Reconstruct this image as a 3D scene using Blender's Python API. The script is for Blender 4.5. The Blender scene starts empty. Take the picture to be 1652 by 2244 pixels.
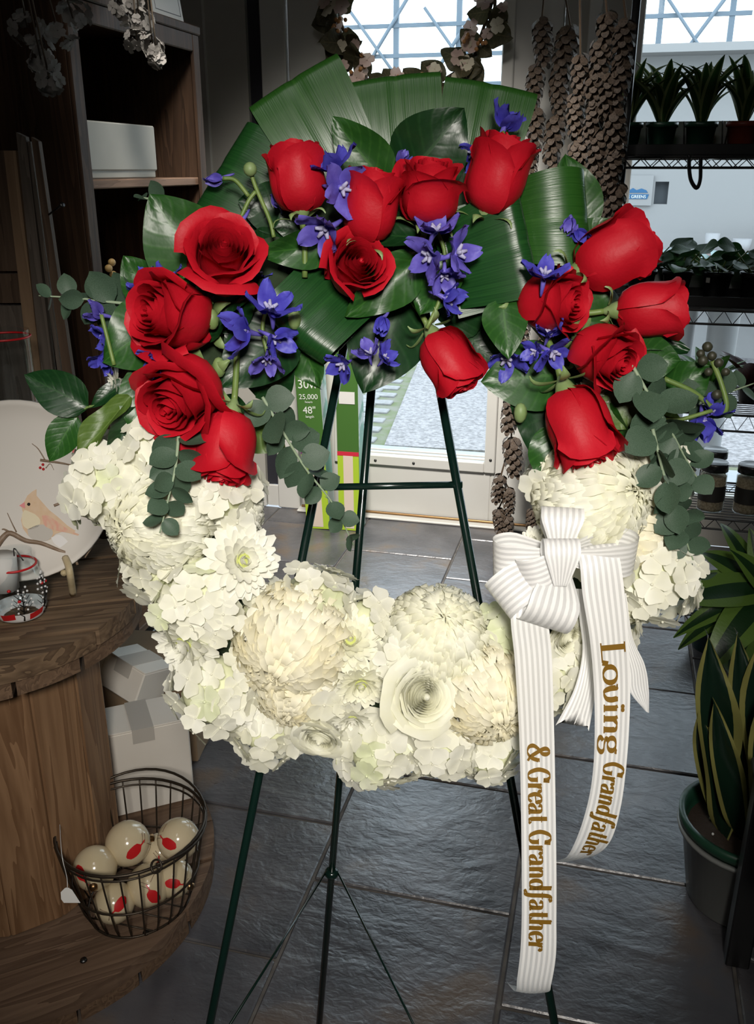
import bpy, math, random
import numpy as np
from mathutils import Vector, Matrix
random.seed(7); rng = np.random.default_rng(7)
SC = bpy.context.scene
COL = SC.collection
PI = math.pi
R = math.radians

# ------------------------------------------------------------------ camera
F, CX, CY, H = 2000.0, 826.0, 1122.0, 1.45          # focal length and centre for a 1652 x 2244 frame
TILT, YAW = R(20.6), R(14.2)
FW = Vector((-math.sin(YAW)*math.cos(TILT), math.cos(YAW)*math.cos(TILT), -math.sin(TILT)))
RT = Vector((math.cos(YAW), math.sin(YAW), 0))
UP = RT.cross(FW)
CAM = Vector((0, 0, H))
cd = bpy.data.cameras.new('camera'); cd.sensor_fit = 'HORIZONTAL'; cd.sensor_width = 36.0
cd.lens = F/1652*36.0; cd.clip_start = 0.02; cd.clip_end = 200
co = bpy.data.objects.new('camera', cd); COL.objects.link(co)
co.matrix_world = Matrix.Translation(CAM) @ Matrix((RT, UP, -FW)).transposed().to_4x4()
SC.camera = co
# ------------------------------------------------------------------ world, lamps, exposure
SC.view_settings.view_transform = 'Standard'; SC.view_settings.look = 'None'
SC.view_settings.exposure = 0.12; SC.view_settings.gamma = 1.0
SC.view_settings.use_curve_mapping = False
SC.cycles.max_bounces = 8; SC.cycles.diffuse_bounces = 3; SC.cycles.glossy_bounces = 3
SC.cycles.transparent_max_bounces = 16; SC.cycles.transmission_bounces = 6
SC.cycles.sample_clamp_indirect = 4.0; SC.cycles.caustics_reflective = False; SC.cycles.caustics_refractive = False
w = bpy.data.worlds.new('world'); SC.world = w; w.use_nodes = True
w.node_tree.nodes['Background'].inputs[0].default_value = (0.80, 0.90, 1.0, 1)
w.node_tree.nodes['Background'].inputs[1].default_value = 3.4
def lamp(name, kind, loc, target, energy, color=(1, 1, 1), size=.3, angle=60, blend=1.0):
    d = bpy.data.lights.new(name, kind); d.energy = energy; d.color = color
    o = bpy.data.objects.new(name, d); COL.objects.link(o); o.location = loc
    o.rotation_euler = (Vector(target)-Vector(loc)).to_track_quat('-Z', 'Y').to_euler()
    if kind == 'SPOT': d.spot_size = R(angle); d.spot_blend = blend; d.shadow_soft_size = size
    elif kind == 'AREA': d.shape = 'RECTANGLE'; d.size = size; d.size_y = size
    elif kind == 'SUN': d.angle = size
    else: d.shadow_soft_size = size
    return o
lamp('added_key_spot', 'SPOT', (0.22, -0.60, 1.92), (-0.29, 1.0, 0.93), 145, (1.0, 0.945, 0.87), .13, 51, 1.0)  # unseen key spot, added with a soft cone to darken the corners
lamp('overhead_fill', 'AREA', (-0.15, 0.15, 2.62), (-0.25, 1.1, 0.8), 4, (1.0, 0.97, 0.93), 0.6)  # unseen fill added overhead to lift the wreath
lamp('door_fill', 'SPOT', (-0.72, 1.90, 2.6), (-0.78, 3.60, 0.45), 480, (1.0, 0.95, 0.88), .25, 62, 1.0)  # spot added out of view to brighten the door and nearby floor
lamp('sun', 'SUN', (3, 8, 6), (0, 6.5, 0), 1.0, (1, .97, .92), .3)

# ------------------------------------------------------------------ helpers
def ray(x, y): return FW + RT*((x-CX)/F) + UP*((CY-y)/F)
def pD(x, y, D): return CAM + ray(x, y)*D
def pZ(x, y, z): d = ray(x, y); return CAM + d*((z-H)/d.z)
def pY(x, y, Y): d = ray(x, y); return CAM + d*(Y/d.y)
def pX(x, y, X): d = ray(x, y); return CAM + d*(X/d.x)
class Plane:
    def __init__(s, p, n): s.p = Vector(p); s.n = Vector(n).normalized(); s.r = RT.copy(); s.r = (s.r - s.n*s.r.dot(s.n)).normalized(); s.u = s.n.cross(s.r)
    def __call__(s, x, y, off=0.0):
        d = ray(x, y); q = s.p + s.n*off
        return CAM + d*((q-CAM).dot(s.n)/d.dot(s.n))
    def dirv(s, ang, az=0.0):
        a = R(ang); k = math.sqrt(max(0, 1-az*az))
        return (s.r*math.cos(a)*k + s.u*math.sin(a)*k + s.n*az).normalized()

M = {}
def mat(name, col, rough=.5, spec=.5, metal=0., col2=None, nscale=20., ndet=4., bump=0., bscale=60., trans=0., coat=0.,
        stretch=(1, 1, 1), emit=0., alpha=1., coord='Object', mix=(.35, .65), bstretch=None, sheen=0., tcol=None):
    m = bpy.data.materials.new(name); m.use_nodes = True; M[name] = m
    nt = m.node_tree; N = nt.nodes; L = nt.links; b = N['Principled BSDF']
    b.inputs['Base Color'].default_value = (*col, 1); b.inputs['Roughness'].default_value = rough
    b.inputs['Specular IOR Level'].default_value = spec; b.inputs['Metallic'].default_value = metal
    b.inputs['Coat Weight'].default_value = coat; b.inputs['Coat Roughness'].default_value = .12
    b.inputs['Sheen Weight'].default_value = sheen
    if emit: b.inputs['Emission Color'].default_value = (*col, 1); b.inputs['Emission Strength'].default_value = emit
    tc = N.new('ShaderNodeTexCoord')
    def mapped(st):
        mp = N.new('ShaderNodeMapping'); mp.inputs['Scale'].default_value = st
        L.new(tc.outputs[coord], mp.inputs['Vector']); return mp.outputs[0]
    colout = None
    if col2 is not None:
        n = N.new('ShaderNodeTexNoise'); n.inputs['Scale'].default_value = nscale; n.inputs['Detail'].default_value = ndet
        L.new(mapped(stretch), n.inputs['Vector'])
        cr = N.new('ShaderNodeValToRGB'); e = cr.color_ramp.elements
        e[0].position, e[1].position = mix; e[0].color = (*col, 1); e[1].color = (*col2, 1)
        L.new(n.outputs['Fac'], cr.inputs[0]); L.new(cr.outputs[0], b.inputs['Base Color']); colout = cr.outputs[0]
    if bump:
        n2 = N.new('ShaderNodeTexNoise'); n2.inputs['Scale'].default_value = bscale; n2.inputs['Detail'].default_value = 5
        L.new(mapped(bstretch or stretch), n2.inputs['Vector'])
        bp = N.new('ShaderNodeBump'); bp.inputs['Strength'].default_value = bump; bp.inputs['Distance'].default_value = .004
        L.new(n2.outputs['Fac'], bp.inputs['Height']); L.new(bp.outputs[0], b.inputs['Normal'])
    out = N['Material Output']
    if trans:
        t = N.new('ShaderNodeBsdfTranslucent'); mx = N.new('ShaderNodeMixShader'); mx.inputs[0].default_value = trans
        t.inputs[0].default_value = (*(tcol or col), 1)
        if colout and not tcol: L.new(colout, t.inputs[0])
        L.new(b.outputs[0], mx.inputs[1]); L.new(t.outputs[0], mx.inputs[2]); L.new(mx.outputs[0], out.inputs[0])
    if alpha < 1:
        t = N.new('ShaderNodeBsdfTransparent'); mx = N.new('ShaderNodeMixShader'); mx.inputs[0].default_value = alpha
        L.new(t.outputs[0], mx.inputs[1]); L.new(b.outputs[0], mx.inputs[2]); L.new(mx.outputs[0], out.inputs[0])
    return m
def nmath(nt, op, a, b=None, c=None):
    n = nt.nodes.new('ShaderNodeMath'); n.operation = op
    for i, v in enumerate((a, b, c)):
        if v is None: continue
        if isinstance(v, (int, float)): n.inputs[i].default_value = v
        else: nt.links.new(v, n.inputs[i])
    return n.outputs[0]
def glass(name, tint=(1, 1, 1), k=.08):
    m = bpy.data.materials.new(name); m.use_nodes = True; M[name] = m
    nt = m.node_tree; N = nt.nodes; N.remove(N['Principled BSDF'])
    t = N.new('ShaderNodeBsdfTransparent'); t.inputs[0].default_value = (*tint, 1)
    g = N.new('ShaderNodeBsdfGlossy'); g.inputs['Roughness'].default_value = .03
    lw = N.new('ShaderNodeLayerWeight'); lw.inputs[0].default_value = .5
    f = nmath(nt, 'MULTIPLY_ADD', nmath(nt, 'POWER', lw.outputs['Facing'], 4.0), .55, k)
    mx = N.new('ShaderNodeMixShader'); nt.links.new(f, mx.inputs[0]); nt.links.new(t.outputs[0], mx.inputs[1]); nt.links.new(g.outputs[0], mx.inputs[2])
    nt.links.new(mx.outputs[0], N['Material Output'].inputs[0]); return m
def leafmat(name, col, col2, kind, rough=.32, spec=.5, trans=.12, bumpk=.35):
    """leaf material on UV (u across, v along): kind 'vein' = side veins, 'lines' = fine parallel ribs, 'edge:...' = pale margins"""
    m = mat(name, col, rough, spec); nt = m.node_tree; N = nt.nodes; L = nt.links; b = N['Principled BSDF']
    uv = N.new('ShaderNodeUVMap'); sep = N.new('ShaderNodeSeparateXYZ'); L.new(uv.outputs[0], sep.inputs[0])
    u, v = sep.outputs[0], sep.outputs[1]
    a = nmath(nt, 'ABSOLUTE', nmath(nt, 'SUBTRACT', u, .5))
    if kind == 'vein':
        ph = nmath(nt, 'MULTIPLY', nmath(nt, 'SUBTRACT', v, nmath(nt, 'MULTIPLY', a, .55)), 44.0)
        s = nmath(nt, 'POWER', nmath(nt, 'ABSOLUTE', nmath(nt, 'SINE', nmath(nt, 'MULTIPLY', ph, .5))), 10.0)
        mid = nmath(nt, 'LESS_THAN', a, .022); s = nmath(nt, 'MAXIMUM', nmath(nt, 'MULTIPLY', s, .5), mid)
        n = N.new('ShaderNodeTexNoise'); n.inputs['Scale'].default_value = 9; L.new(uv.outputs[0], n.inputs['Vector'])
        f = nmath(nt, 'ADD', nmath(nt, 'MULTIPLY', s, .45), nmath(nt, 'MULTIPLY', n.outputs['Fac'], .55)); hgt = nmath(nt, 'SUBTRACT', n.outputs['Fac'], s)
    elif kind == 'lines':
        mp = N.new('ShaderNodeMapping'); mp.inputs['Scale'].default_value = (46, 1.6, 1); L.new(uv.outputs[0], mp.inputs[0])
        n = N.new('ShaderNodeTexNoise'); n.inputs['Scale'].default_value = 1.5; n.inputs['Detail'].default_value = 3; L.new(mp.outputs[0], n.inputs['Vector'])
        mid = nmath(nt, 'LESS_THAN', a, .012)
        f = nmath(nt, 'MAXIMUM', n.outputs['Fac'], mid); hgt = n.outputs['Fac']
    else:
        e = nmath(nt, 'GREATER_THAN', a, float(kind[5:])); n = N.new('ShaderNodeTexNoise'); n.inputs['Scale'].default_value = 6
        mp = N.new('ShaderNodeMapping'); mp.inputs['Scale'].default_value = (1, 8, 1); L.new(uv.outputs[0], mp.inputs[0]); L.new(mp.outputs[0], n.inputs['Vector'])
        f = nmath(nt, 'ADD', e, nmath(nt, 'MULTIPLY', nmath(nt, 'SUBTRACT', n.outputs['Fac'], .5), .25)); hgt = n.outputs['Fac']
    cr = N.new('ShaderNodeValToRGB'); el = cr.color_ramp.elements; el[0].position = .3; el[1].position = .75
    el[0].color = (*col, 1); el[1].color = (*col2, 1); L.new(f, cr.inputs[0]); L.new(cr.outputs[0], b.inputs['Base Color'])
    bp = N.new('ShaderNodeBump'); bp.inputs['Strength'].default_value = bumpk; bp.inputs['Distance'].default_value = .0015
    L.new(hgt, bp.inputs['Height']); L.new(bp.outputs[0], b.inputs['Normal'])
    t = N.new('ShaderNodeBsdfTranslucent'); mx = N.new('ShaderNodeMixShader'); mx.inputs[0].default_value = trans
    L.new(cr.outputs[0], t.inputs[0]); L.new(b.outputs[0], mx.inputs[1]); L.new(t.outputs[0], mx.inputs[2]); L.new(mx.outputs[0], N['Material Output'].inputs[0])
    return m
def woodmat(name, c1, c2, axis='Z', rough=.6, sc=1.0, dark=None):
    """wood grain stretched along one axis of the object's own space"""
    m = mat(name, c1, rough, .3); nt = m.node_tree; N = nt.nodes; L = nt.links; b = N['Principled BSDF']
    tc = N.new('ShaderNodeTexCoord'); oi = N.new('ShaderNodeObjectInfo')
    off = N.new('ShaderNodeVectorMath'); off.operation = 'ADD'
    rr = nmath(nt, 'MULTIPLY', oi.outputs['Random'], 17.0); cb = N.new('ShaderNodeCombineXYZ')
    for i in range(3): L.new(rr, cb.inputs[i])
    L.new(tc.outputs['Object'], off.inputs[0]); L.new(cb.outputs[0], off.inputs[1])
    s = {'X': (1.6, 22, 22), 'Y': (22, 1.6, 22), 'Z': (22, 22, 1.6)}[axis]
    mp = N.new('ShaderNodeMapping'); mp.inputs['Scale'].default_value = tuple(k*sc for k in s); L.new(off.outputs[0], mp.inputs[0])
    n = N.new('ShaderNodeTexNoise'); n.inputs['Scale'].default_value = 1.0; n.inputs['Detail'].default_value = 3; n.inputs['Distortion'].default_value = .6
    L.new(mp.outputs[0], n.inputs['Vector'])
    rings = nmath(nt, 'FRACT', nmath(nt, 'MULTIPLY', n.outputs['Fac'], 7.0))
    n2 = N.new('ShaderNodeTexNoise'); n2.inputs['Scale'].default_value = 6; n2.inputs['Detail'].default_value = 6; L.new(mp.outputs[0], n2.inputs['Vector'])
    f = nmath(nt, 'ADD', nmath(nt, 'MULTIPLY', rings, .45), nmath(nt, 'MULTIPLY', n2.outputs['Fac'], .55))
    cr = N.new('ShaderNodeValToRGB'); e = cr.color_ramp.elements; e[0].position = .25; e[1].position = .8; e[0].color = (*c1, 1); e[1].color = (*c2, 1)
    if dark:
        k = e.new(.12) if hasattr(e, 'new') else None
        if k: k.color = (*dark, 1)
    L.new(f, cr.inputs[0]); L.new(cr.outputs[0], b.inputs['Base Color'])
    bp = N.new('ShaderNodeBump'); bp.inputs['Strength'].default_value = .35; bp.inputs['Distance'].default_value = .003
    L.new(f, bp.inputs['Height']); L.new(bp.outputs[0], b.inputs['Normal'])
    return m

def mesh(name, verts, faces, mt=None, uvs=None, smooth=True):
    me = bpy.data.meshes.new(name); me.from_pydata([tuple(v) for v in verts], [], [tuple(f) for f in faces]); me.update()
    if uvs is not None:
        l = me.uv_layers.new(name='UVMap'); a = np.empty(len(me.loops), dtype=np.int32); me.loops.foreach_get('vertex_index', a)
        l.data.foreach_set('uv', np.asarray(uvs, dtype=np.float32)[a].ravel())
    if smooth: me.polygons.foreach_set('use_smooth', np.ones(len(me.polygons), dtype=bool))
    if mt: me.materials.append(M[mt] if isinstance(mt, str) else mt)
    return me
def ob(name, me, parent=None, mw=None, label=None):
    """link a mesh; mw = where it stands in the world (or, under a part, in that part's own space)"""
    o = bpy.data.objects.new(name, me); COL.objects.link(o)
    if parent is not None:
        o.parent = parent
        if parent.type == 'EMPTY': o.matrix_parent_inverse = Matrix.Translation(-parent.location)
    if mw is not None: o.matrix_basis = mw
    if label: o['label'] = label
    return o
def thing(name, label, cat, loc, group=None):
    o = bpy.data.objects.new(name, None); COL.objects.link(o); o.location = loc; o.empty_display_size = .05
    return tag(o, label, cat, group)
def tag(o, label, cat, group=None, kind=None):
    o['label'] = label; o['category'] = cat
    if group: o['group'] = group
    if kind: o['kind'] = kind
    return o
def struct(o): o['kind'] = 'structure'; return o

class MB:
    """collects shapes into one mesh"""
    def __init__(s): s.v = []; s.f = []; s.uv = []
    def add(s, v, f, uv=None):
        b = len(s.v); s.v += [Vector(p) for p in v]; s.f += [tuple(i+b for i in q) for q in f]
        s.uv += list(uv) if uv is not None else [(0, 0)]*len(v); return s
    def xf(s, m):
        s.v = [m @ p for p in s.v]; return s
    def box(s, x0, x1, y0, y1, z0, z1, c=0.0, m=None):
        if c <= 0:
            v = [(x, y, z) for z in (z0, z1) for y in (y0, y1) for x in (x0, x1)]
            f = [(0, 2, 3, 1), (4, 5, 7, 6), (0, 1, 5, 4), (2, 6, 7, 3), (0, 4, 6, 2), (1, 3, 7, 5)]
        else:
            c = min(c, (x1-x0)*.45, (y1-y0)*.45, (z1-z0)*.45); v = []; f = []
            X = (x0, x1); Y = (y0, y1); Z = (z0, z1); sg = (1, -1); idx = {}
            for i in (0, 1):
                for j in (0, 1):
                    for k in (0, 1):
                        px, py, pz = X[i], Y[j], Z[k]; dx, dy, dz = sg[i]*c, sg[j]*c, sg[k]*c
                        idx[i, j, k, 0] = len(v); v.append((px, py+dy, pz+dz))
                        idx[i, j, k, 1] = len(v); v.append((px+dx, py, pz+dz))
                        idx[i, j, k, 2] = len(v); v.append((px+dx, py+dy, pz))
                        f.append((idx[i, j, k, 0], idx[i, j, k, 1], idx[i, j, k, 2]))
            for i in (0, 1):
                f.append([idx[i, a, b, 0] for a, b in ((0, 0), (1, 0), (1, 1), (0, 1))]); f.append([idx[a, i, b, 1] for a, b in ((0, 0), (1, 0), (1, 1), (0, 1))])
                f.append([idx[a, b, i, 2] for a, b in ((0, 0), (1, 0), (1, 1), (0, 1))])
                for j in (0, 1):
                    f.append((idx[i, j, 0, 0], idx[i, j, 0, 1], idx[i, j, 1, 1], idx[i, j, 1, 0]))
                    f.append((idx[i, 0, j, 0], idx[i, 0, j, 2], idx[i, 1, j, 2], idx[i, 1, j, 0]))
                    f.append((idx[0, i, j, 1], idx[0, i, j, 2], idx[1, i, j, 2], idx[1, i, j, 1]))
        if m: v = [m @ Vector(p) for p in v]
        return s.add(v, f)
    def tube(s, pts, r, n=8, cap=True, closed=False):
        pts = [Vector(p) for p in pts]; k = len(pts); rr = r if isinstance(r, (list, tuple)) else [r]*k
        v = []; f = []; prev = None
        for i, p in enumerate(pts):
            if closed: t = pts[(i+1) % k]-pts[i-1]
            else: t = pts[min(i+1, k-1)]-pts[max(i-1, 0)]
            t.normalize()
            if prev is None:
                a = Vector((0, 0, 1)) if abs(t.z) < .9 else Vector((1, 0, 0)); prev = (a - t*a.dot(t)).normalized()
            prev = (prev - t*prev.dot(t)).normalized(); b = t.cross(prev)
            for j in range(n):
                q = 2*PI*j/n; v.append(p + (prev*math.cos(q)+b*math.sin(q))*rr[i])
        for i in range(k if closed else k-1):
            for j in range(n):
                a0 = i*n+j; a1 = i*n+(j+1) % n; b0 = ((i+1) % k)*n+j; b1 = ((i+1) % k)*n+(j+1) % n
                f.append((a0, a1, b1, b0))
        if cap and not closed: f.append(tuple(range(n))[::-1]); f.append(tuple((k-1)*n+j for j in range(n)))
        return s.add(v, f)
    def lathe(s, prof, n=24, m=None, cap=False):
        v = []; f = []
        for (r, z) in prof:
            for j in range(n): v.append((r*math.cos(2*PI*j/n), r*math.sin(2*PI*j/n), z))
        for i in range(len(prof)-1):
            for j in range(n): f.append((i*n+j, i*n+(j+1) % n, (i+1)*n+(j+1) % n, (i+1)*n+j))
        if cap: f.append(tuple(range(n))[::-1]); f.append(tuple((len(prof)-1)*n+j for j in range(n)))
        if m: v = [m @ Vector(p) for p in v]
        return s.add(v, f)
    def grid(s, P, uv=True):
        """P[i][j] points"""
        nu = len(P); nv = len(P[0]); v = [P[i][j] for i in range(nu) for j in range(nv)]
        f = [(i*nv+j, (i+1)*nv+j, (i+1)*nv+j+1, i*nv+j+1) for i in range(nu-1) for j in range(nv-1)]
        return s.add(v, f, [(i/(nu-1), j/(nv-1)) for i in range(nu) for j in range(nv)])
    def sphere(s, c, r, n=10, k=6, sc=(1, 1, 1)):
        c = Vector(c); v = [c+Vector((0, 0, -r*sc[2]))]; f = []
        for i in range(1, k):
            a = -PI/2+PI*i/k
            for j in range(n): v.append(c+Vector((r*math.cos(a)*math.cos(2*PI*j/n)*sc[0], r*math.cos(a)*math.sin(2*PI*j/n)*sc[1], r*math.sin(a)*sc[2])))
        v.append(c+Vector((0, 0, r*sc[2]))); t = len(v)-1
        for j in range(n):
            f.append((0, 1+(j+1) % n, 1+j)); f.append((t, 1+(k-2)*n+j, 1+(k-2)*n+(j+1) % n))
            for i in range(k-2): f.append((1+i*n+j, 1+i*n+(j+1) % n, 1+(i+1)*n+(j+1) % n, 1+(i+1)*n+j))
        return s.add(v, f)
    def prism(s, poly, off):
        """outline (3D points) pushed along off: a thin solid plate"""
        k = len(poly); v = [Vector(p) for p in poly]+[Vector(p)+Vector(off) for p in poly]
        f = [tuple(range(k)), tuple(range(2*k-1, k-1, -1))]+[(i, i+k, (i+1) % k+k, (i+1) % k) for i in range(k)]
        return s.add(v, f)
    def build(s, name, mt, smooth=True): return mesh(name, s.v, s.f, mt, s.uv, smooth)
    def obj(s, name, mt, parent=None, mw=None, label=None, smooth=True): return ob(name, s.build(name, mt, smooth), parent, mw, label)
def cat(pts, n=6):
    """smooth curve through points"""
    P = [Vector(p) for p in pts]; P = [P[0]*2-P[1]]+P+[P[-1]*2-P[-2]]; out = []
    for i in range(1, len(P)-2):
        a, b, c, d = P[i-1:i+3]
        for k in range(n):
            t = k/n; out.append(.5*((2*b)+(c-a)*t+(2*a-5*b+4*c-d)*t*t+(3*b-a-3*c+d)*t**3))
    out.append(P[-2]); return out
def frame(base, y, nrm, sx=1, sy=1, sz=1):
    """matrix with local Y along y and local Z near nrm"""
    y = Vector(y).normalized(); z = Vector(nrm); z = (z-y*z.dot(y)); z = z.normalized() if z.length > 1e-5 else y.orthogonal().normalized(); x = y.cross(z)
    m = Matrix((x*sx, y*sy, z*sz)).transposed().to_4x4(); m.translation = Vector(base); return m
def zframe(base, z, twist=0, s=1.0):
    z = Vector(z).normalized(); m = z.to_track_quat('Z', 'Y').to_matrix().to_4x4() @ Matrix.Rotation(twist, 4, 'Z') @ Matrix.Scale(s, 4); m.translation = Vector(base); return m

# ------------------------------------------------------------------ materials
mat('beige_paint', (.46, .44, .395), .55, col2=(.50, .48, .43), nscale=3)
mat('white_paint', (.66, .645, .60), .4, col2=(.70, .69, .65), nscale=4)
mat('dark_strip', (.028, .028, .036), .5)
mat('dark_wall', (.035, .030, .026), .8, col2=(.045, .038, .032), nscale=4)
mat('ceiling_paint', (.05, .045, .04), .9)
mat('brass', (.32, .19, .09), .35, metal=1)
mat('grout', (.16, .145, .13), .85, col2=(.10, .09, .08), nscale=30)
mat('black_metal', (.012, .012, .013), .38, .5)
mat('black_plastic', (.010, .010, .011), .45)
mat('screw', (.1, .1, .1), .4, metal=1)
glass('pane_glass', (.97, 1, 1), .02)
glass('jar_glass', (.93, .96, .97), .06)
mat('easel_green', (.004, .016, .012), .22, .6, coat=.4)
def slate():
    m = mat('slate_tile', (.05, .05, .06), .4, 1.0); nt = m.node_tree; N = nt.nodes; L = nt.links; b = N['Principled BSDF']
    tc = N.new('ShaderNodeTexCoord'); oi = N.new('ShaderNodeObjectInfo'); ad = N.new('ShaderNodeVectorMath'); ad.operation = 'ADD'
    cb = N.new('ShaderNodeCombineXYZ'); rr = nmath(nt, 'MULTIPLY', oi.outputs['Random'], 31.0); L.new(rr, cb.inputs[2]); L.new(rr, cb.inputs[0])
    L.new(tc.outputs['Object'], ad.inputs[0]); L.new(cb.outputs[0], ad.inputs[1])
    def noise(sc, det, dist=0., st=(1, 1, 1)):
        mp = N.new('ShaderNodeMapping'); mp.inputs['Scale'].default_value = st; L.new(ad.outputs[0], mp.inputs[0])
        n = N.new('ShaderNodeTexNoise'); n.inputs['Scale'].default_value = sc; n.inputs['Detail'].default_value = det; n.inputs['Distortion'].default_value = dist
        L.new(mp.outputs[0], n.inputs['Vector']); return n.outputs['Fac']
    cr = N.new('ShaderNodeValToRGB'); e = cr.color_ramp.elements
    e[0].position = .32; e[0].color = (.048, .048, .055, 1); e[1].position = .56; e[1].color = (.105, .102, .110, 1)
    k = e.new(.68); k.color = (.140, .105, .080, 1)
    L.new(noise(5, 6, .4), cr.inputs[0]); L.new(cr.outputs[0], b.inputs['Base Color'])
    h1 = noise(7, 6, .7, (1, 1.7, 1)); h2 = noise(46, 4, .5, (1, 1.6, 1))
    hh = nmath(nt, 'ADD', nmath(nt, 'MULTIPLY', h1, 1.0), nmath(nt, 'MULTIPLY', h2, .28))
    bp = N.new('ShaderNodeBump'); bp.inputs['Strength'].default_value = .42; bp.inputs['Distance'].default_value = .011
    L.new(hh, bp.inputs['Height']); L.new(bp.outputs[0], b.inputs['Normal'])
    ro = nmath(nt, 'MULTIPLY_ADD', h2, .25, .20); L.new(ro, b.inputs['Roughness'])
slate()
mat('red_petal', (.43, .005, .014), .5, .25, col2=(.54, .010, .024), nscale=14, trans=.14, bump=.08, bscale=300, tcol=(.6, .0, .01))
mat('white_petal', (.88, .875, .76), .5, .3, trans=.30, col2=(.92, .915, .84), nscale=20)
mat('cream_petal', (.90, .84, .60), .5, .3, trans=.30, col2=(.92, .89, .73), nscale=18)
mat('ivory_petal', (.88, .87, .68), .5, .3, trans=.30, col2=(.91, .91, .79), nscale=25)
mat('green_centre', (.50, .55, .16), .6)
mat('yellow_centre', (.62, .52, .16), .6, col2=(.7, .66, .4), nscale=200)
mat('floret_white', (.87, .86, .71), .5, .3, trans=.32, col2=(.91, .905, .81), nscale=30)
mat('floret_lime', (.74, .79, .50), .5, .3, trans=.30, col2=(.86, .88, .70), nscale=30)
mat('blue_petal', (.045, .035, .36), .45, .35, trans=.18, col2=(.10, .10, .56), nscale=45)
mat('violet_petal', (.075, .055, .36), .45, .35, trans=.18, col2=(.18, .15, .60), nscale=45)
mat('pale_bee', (.36, .35, .52), .6)
mat('stem_green', (.10, .17, .035), .5, col2=(.16, .23, .06), nscale=30)
mat('sepal_green', (.17, .26, .08), .5, col2=(.24, .33, .14), nscale=40, trans=.15)
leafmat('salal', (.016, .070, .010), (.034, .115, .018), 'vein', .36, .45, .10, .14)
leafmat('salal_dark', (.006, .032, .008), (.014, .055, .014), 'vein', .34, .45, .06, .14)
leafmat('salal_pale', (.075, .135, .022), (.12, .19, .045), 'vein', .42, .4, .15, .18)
leafmat('aspidistra', (.013, .062, .008), (.026, .092, .014), 'lines', .30, .35, .08, .22)
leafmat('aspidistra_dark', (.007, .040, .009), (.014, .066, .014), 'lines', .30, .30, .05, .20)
mat('eucalyptus', (.034, .066, .038), .5, .25, col2=(.068, .110, .074), nscale=60, trans=.08)
mat('euc_stem', (.24, .31, .20), .6)
mat('foam', (.018, .035, .012), .9, bump=.4, bscale=90)
mat('berry_dark', (.035, .035, .02), .5)

# ------------------------------------------------------------------ the room
WY = 3.70                                   # the door wall
def sbox(name, *a, m='beige_paint', c=0.0, parent=None):
    o = MB().box(*a, c=c).obj(name, m, parent, smooth=False)
    return struct(o) if parent is None else o
floor = struct(MB().box(-2.3, 1.9, -1.9, WY, -.06, -.006).obj('floor', 'grout', smooth=False))
TX, TY = .4335, .4035
# joints found on the picture: columns at x = -0.525 + k*TX; each column's rows are shifted by half a tile
tm = {}
for k in range(-4, 6):
    x0 = -.525+k*TX
    yb = 1.657*.906 if k % 2 == 0 else 1.41*.906
    for j in range(-6, 7):
        y0 = yb+j*TY; y1 = min(y0+TY, WY)
        if y1-y0 < .03 or x0 > 1.8: continue
        key = round(y1-y0, 3)
        if key not in tm: tm[key] = MB().box(.0035, TX-.0035, .0035, key-.0035, -.02, 0, c=.003).build('tile', 'slate_tile', False)
        ob('tile', tm[key], floor, Matrix.Translation((x0, y0, rng.uniform(-.0012, .0012))))
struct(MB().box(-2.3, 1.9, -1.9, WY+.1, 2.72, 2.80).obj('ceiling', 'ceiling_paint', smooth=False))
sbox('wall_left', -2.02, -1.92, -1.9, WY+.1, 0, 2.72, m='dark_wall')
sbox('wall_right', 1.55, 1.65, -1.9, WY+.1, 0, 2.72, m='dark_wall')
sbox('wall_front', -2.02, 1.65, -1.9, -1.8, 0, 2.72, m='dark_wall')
# door wall: pieces of panelling left of the door, a post right of it, a beam over everything
wb = struct(MB().box(-1.92, -1.458, WY, WY+.1, 0, 2.72).obj('wall_back', 'beige_paint', smooth=False))
MB().box(-1.92, -1.458, WY-.012, WY, 0.0, .11, c=.003).obj('plinth', 'white_paint', wb, smooth=False)
for x in (-1.80, -1.63): MB().box(x-.004, x+.004, WY-.006, WY, .11, 2.72).obj('panel_bead', 'white_paint', wb, smooth=False)
MB().box(-.245, -.012, WY, WY+.1, 0, 2.72).obj('door_post', 'beige_paint', wb, smooth=False)
MB().box(-.165, -.120, WY-.012, WY, 0, 2.72, c=.003).obj('cover_strip', 'white_paint', wb, smooth=False)
MB().box(-1.458, 1.55, WY, WY+.1, 2.42, 2.72).obj('lintel', 'beige_paint', wb, smooth=False)
MB().box(-.012, 1.55, WY, WY+.1, 0, .17).obj('window_apron', 'beige_paint', wb, smooth=False)
t1 = struct(MB().box(-1.456, -1.397, WY+.02, WY+.1, 0.1, 2.42).obj('trim_1', 'dark_strip', smooth=False))
MB().box(-1.456, -1.397, WY+.005, WY+.02, 0, .1, c=.003).obj('plinth', 'white_paint', t1, smooth=False)
t2 = struct(MB().box(-1.397, -1.296, WY-.012, WY+.1, 0, 2.42, c=.004).obj('trim_2', 'white_paint', smooth=False))
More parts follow.
